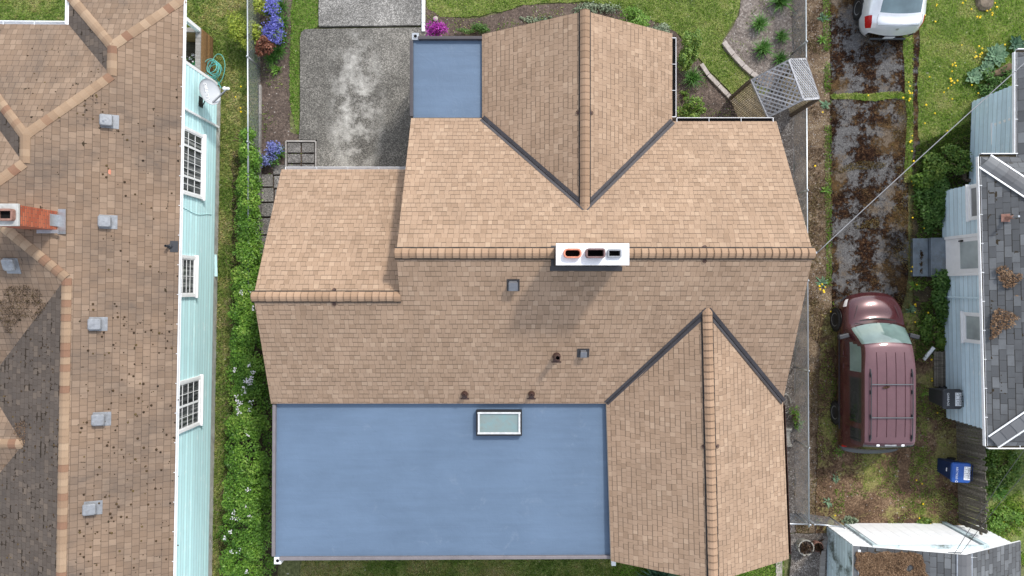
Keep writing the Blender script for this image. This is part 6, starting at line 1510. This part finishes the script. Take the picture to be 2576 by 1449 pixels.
# dandelion leaf rosettes along the driveway
for k, (a, b) in enumerate([(2066, 47), (2066, 104), (2074, 265), (2073, 480), (2065, 710), (2108, 1135), (2098, 1200), (2300, 720), (2290, 780), (2322, 985), (2080, 1260)]):
    clump('weed_rosette', 'low green weed rosette on the grass strip of the mossy driveway', a, b, 34, .20, .045, M['light_shrub'] if k % 2 else M['mullein'], 'weeds', 'weed rosettes along the mossy driveway', 1.4)

# hedge of leafy vines
hd = thing('hedge', 'long leafy green hedge between the turquoise house and the tan house', 'hedge', tuple(P(625, 900, 0)), world=True)
rows = [(400, 605, 655, 1.0), (470, 592, 655, 1.1), (560, 596, 657, 1.15), (650, 590, 660, 1.2), (750, 585, 660, 1.25), (850, 578, 668, 1.3), (950, 572, 675, 1.3), (1050, 570, 688, 1.3), (1150, 562, 690, 1.35), (1250, 556, 690, 1.35), (1350, 552, 692, 1.35), (1460, 545, 700, 1.35), (1560, 545, 700, 1.35)]
Cs, Ns = [], []
ry = [r[0] for r in rows]
for k in range(300):
    y = random.uniform(395, 1545); xl = np.interp(y, ry, [r[1] for r in rows]); xr_ = np.interp(y, ry, [r[2] for r in rows]); h = np.interp(y, ry, [r[3] for r in rows])
    f = random.random(); z = h*(.45+.42*math.sin(math.pi*min(1, max(0, f*.9+.05))))*random.uniform(.8, 1.1); r = random.uniform(.16, .34); m_ = r*1717/(H-z)*.7
    x = xl+m_+(xr_-xl-2*m_)*f; c = P(x, y, z); p, d = blob(c, (r, r*1.1, r*.75), 210, .35, .6, .5); Cs.append(p); Ns.append(d)
C = np.concatenate(Cs); N = np.concatenate(Ns); k = C[:, 2] > .04; C, N = C[k], N[k]
big_mesh('foliage', leaves(C, N*.5+np.array([0, 0, .9]), .066, .62), 4, M['hedge'], RNG.random(len(C)), hd)
bl = []
for y0, y1, xa_, xb_, n_ in [(920, 1040, 588, 640, 20), (1060, 1300, 560, 640, 5), (1300, 1449, 560, 640, 7), (730, 800, 600, 640, 3)]:
    for k in range(n_):
        c = np.array(P(random.uniform(xa_, xb_), random.uniform(y0, y1), 1.42)); bl.append(c+RNG.normal(0, .035, (9, 3)))
bl = np.concatenate(bl); big_mesh('blossom', leaves(bl, np.tile([0, 0, 1.], (len(bl), 1)), .045, .9), 4, M['white_flower'], RNG.random(len(bl)), hd)
mb = MB()
for k in range(46):
    y = random.uniform(420, 1500); xl = np.interp(y, ry, [r[1] for r in rows]); b0_ = P(xl+14, y, .5); pts = [b0_]
    dx_, dy_ = -random.uniform(.1, .32), random.uniform(-.2, .2)
    for q in range(1, 6): pts.append(b0_+Vector((dx_*q/3, dy_*q/3+.04*math.sin(q*1.7), .35*math.sin(q*.6)-.02*q)))
    mb = MB(); mb.tube(pts, .0055, 4); mb.build('tendril', M['twig'], hd)
for k in range(26):
    y = random.uniform(940, 1400); b0_ = P(684+random.uniform(-8, 6), y, .9); mb = MB(); mb.tube([b0_, b0_+Vector((.15, random.uniform(-.15, .15), .12)), b0_+Vector((.3, random.uniform(-.3, .3), .1))], .006, 4); mb.build('tendril', M['twig'], hd)
hb = thing('hedge_bush', 'small upright green bush at the upper end of the hedge on the chain link fence', 'shrub', tuple(P(622, 357, 0)), world=True)
Cs, Ns = [], []
for k in range(16):
    y = random.uniform(330, 385); c = P(622+random.uniform(-9, 9), y, .9+random.uniform(-.3, .15)); p, d = blob(c, (.17, .19, .18), 110, .3, .6, .5); Cs.append(p); Ns.append(d)
C = np.concatenate(Cs); N = np.concatenate(Ns); big_mesh('foliage', leaves(C, N*.5+np.array([0, 0, .9]), .07, .62), 4, M['hedge'], RNG.random(len(C)), hb)
mb = MB(); q = P(622, 357, 0)
for k in range(4): mb.tube([q+Vector((.03*k, 0, 0)), q+Vector((.05*k-.08, .1*k-.15, .9))], .015, 5)
mb.build('stem', M['twig'], hb)

# grass
def grass(name, poly, dens, Lg, W, mat, label, holes=None, z=None, patch=None, lean=.9):
    z = ZH.get(id(poly), .055) if z is None else z
    x, y = scatter(poly, dens)
    if patch:
        k = smooth_noise(x, y, patch[0], patch[2] if len(patch) > 2 else 1.7)+.45*smooth_noise(x, y, patch[0]*4, 5.1) > patch[1]; x, y = x[k], y[k]
    # keep the view and a margin
    k = (np.abs(x) < 17.5) & (np.abs(y) < 10.2); x, y = x[k], y[k]
    o = big_mesh(name, blades(x, y, z, Lg, W, lean), 5, mat, RNG.random(len(x))); tag(o, label, 'grass', kind='stuff'); return o
grass('grass', YARD_L, 1400, .07, .011, M['grass_shady'], 'patchy lawn in the upper left corner inside the brown roof notch')
grass('grass', STRIP, 1500, .075, .011, M['grass_shady'], 'mixed green and tan grass between the turquoise house and the hedge')
grass('grass', GSTRIP, 2400, .055, .009, M['grass_lush'], 'narrow green grass strip beside the concrete driveway')
grass('grass', FLAWN, 1700, .055, .009, M['grass'], 'front lawn above the tan house')
grass('grass', RLAWN, 1700, .06, .010, M['grass'], 'green lawn with dandelions right of the mossy driveway')
grass('grass', GLINE, 1300, .07, .011, M['grass'], 'thin green grass line along the right side of the mossy driveway')
grass('grass', CRACK, 2600, .06, .010, M['grass'], 'grass growing in the wide joint of the mossy driveway')
grass('grass', BLAWN, 1700, .075, .011, M['grass_shady'], 'shaded lawn below the large blue flat roof')
grass('grass', BLAWN2, 1700, .085, .011, M['grass_lush'], 'bright grass below the right rear gable')
grass('grass', GARDEN, 1200, .10, .013, M['grass'], 'rough grass in the garden behind the old board fence', patch=(.9, -.15))
grass('dry_grass', THATCH, 1100, .06, .010, M['grass_dry'], 'dry tan grass strip between the chain link fence and the mossy driveway', patch=(1.3, .05))
grass('dry_grass', THATCH, 700, .06, .012, M['dirt_tufts'], 'brown dead grass between the chain link fence and the mossy driveway', patch=(1.5, .0, 6.1))
gl = [tuple(P(a, b).xy) for a, b in [(2066, -40), (2086, -40), (2088, 300), (2090, 720), (2076, 720), (2072, 300)]]
grass('grass', gl, 1300, .07, .011, M['grass_lush'], 'green weeds along the left edge of the mossy driveway', patch=(1.1, -.3))
grass('dry_grass', DIRT, 700, .05, .010, M['dirt_tufts'], 'brown mossy thatch on the yard around the maroon minivan', patch=(1.6, .1))
grass('grass', DIRT, 900, .055, .010, M['grass'], 'patches of olive grass on the yard around the maroon minivan', patch=(.8, .08, 8.8))
gl = [tuple(P(a, b).xy) for a, b in [(2095, 760), (2120, 1000), (2122, 1290), (2096, 1290), (2088, 1000), (2086, 760)]]
grass('grass', gl, 1100, .07, .012, M['grass'], 'green weeds along the left side of the minivan', patch=(1.2, -.05))
gl = [tuple(P(a, b).xy) for a, b in [(2282, 760), (2330, 800), (2330, 1040), (2320, 1290), (2280, 1290), (2290, 1100)]]
grass('grass', gl, 900, .07, .012, M['grass'], 'green weeds between the minivan and the pale blue house', patch=(1.0, -.02))
grass('dry_grass', SIDE, 220, .06, .009, M['grass_dry'], 'sparse dry tufts on the gravel beside the tan house', patch=(1.4, .05))
grass('grass', BED_L, 260, .07, .012, M['grass'], 'sparse weeds on the soil bed along the left fence', patch=(1.4, .12))
grass('grass', FBED, 200, .07, .014, M['grass'], 'sparse weeds on the front bed soil', patch=(1.6, .12))
grass('grass', RBED, 160, .06, .012, M['grass'], 'sparse weeds on the pale dry bed', patch=(1.2, .18))
grass('ground_cover', WEEDG, 900, .10, .022, M['green_shrub'], 'leafy ground cover along the pale blue house wall', patch=(1.1, -.25))
grass('moss_tufts', OCH, 1300, .045, .012, M['grass_ochre'], 'ochre moss along the right side of the mossy driveway', patch=(1.5, .02))
grass('moss_tufts', CRACK2, 2200, .05, .012, M['grass_ochre'], 'tan moss in the second crack of the mossy driveway', patch=(3, -.25))
grass('moss_tufts', CRACK3, 1800, .045, .012, M['grass_ochre'], 'small patch of tan moss in the middle of the mossy driveway', patch=(3, -.1))
gl = pxpoly([(2086, -50), (2284, -50), (2284, 800), (2086, 800)])
grass('moss_tufts', gl, 900, .03, .014, M['moss_drive'], 'dark brown moss cushions over the driveway', patch=(1.7, .2, 4.4), lean=1.2)
# dandelions
DX = []
def dz(lst, ox, oy, s): DX.extend((ox+a*s, oy+b*s) for a, b in lst)
dz([(1440,10),(1405,35),(1165,55),(1155,62),(1050,88),(1050,152),(1485,104),(1153,218),(1718,38),(1735,78),(1665,105),(1640,115),(1690,128),(1683,155),(1690,140),(1550,170),(1575,165),(1570,180),(1398,440),(1560,452),(1587,474),(1525,508),(1590,515),(1580,530),(1568,550),(1535,550),(1522,558),(1768,447),(1810,430),(1335,607),(1313,615),(1315,635),(1342,635),(1307,682),(1092,735),(1298,752),(1312,778),(1305,785),(1355,778),(1332,798),(1303,815),(1268,843),(1490,816),(1235,885),(1557,897),(1310,945),(890,790),(908,828),(900,880),(905,895),(932,888),(845,930),(908,952),(895,958),(508,916),(1063,1003),(1138,1082),(88,1070),(1057,1175),(1258,1250),(925,1293),(920,1345),(912,1357),(930,1440)], 2044.8, 0, .2646)
dz([(940,90),(930,280),(945,315),(933,620),(1050,725),(935,1090),(920,1130),(972,1263),(80,1255),(50,1272),(107,1277),(55,1300),(85,1315),(95,1330),(5,130),(955,1445)], 2044.8, 383.4, .2646)
dz([(1040,47),(1025,205),(1035,212),(1022,262),(1138,270),(1230,255),(1120,438),(1030,348),(343,262),(1163,648),(1163,800),(1165,820),(1213,1080)], 1980.9, 702.9, .3087)
dz([(1412,560),(1462,583),(1472,767),(1443,905),(668,882),(653,970),(1095,968),(1122,985),(1385,975),(1397,965),(1370,982),(1520,962),(1540,965),(2275,920),(2307,930),(2215,937),(2180,968),(2195,965),(2290,472),(2278,485),(2405,982),(2232,935)], 1917, 1054.4, .2725)
dz([(55, 735), (100, 655), (95, 820), (105, 840)], 575.1, 0, .335)
mb = MB(); random.seed(5)
mb.tube([(0, 0, 0), (.008, .004, .085)], .004, 5)
for rr, zz, n_ in ((.034, .092, 14), (.024, .10, 11), (.012, .106, 7)):
    for k in range(n_):
        a = 6.283*k/n_+rr*40; d = Vector((math.cos(a), math.sin(a), 0)); s = Vector((-d.y, d.x, 0))*.0075; c = Vector((.008, .004, zz)); mb.face([c-s*.4, c+s*.4, c+d*rr+s, c+d*rr-s])
dl0 = mb.build('dandelion', M['dandelion'])
for i, (a, b) in enumerate(DX):
    o = dl0 if i == 0 else dl0.copy()
    if i: COL.objects.link(o)
    o.location = P(a, b, .05); o.rotation_euler = (random.uniform(-.2, .2), random.uniform(-.2, .2), random.uniform(0, 6.28)); s_ = random.uniform(.6, .95); o.scale = (s_, s_, 1)
    tag(o, 'yellow dandelion flower standing in the grass or weeds', 'dandelion', 'dandelions in the grass and along the mossy driveway')
bpy.context.view_layer.update()
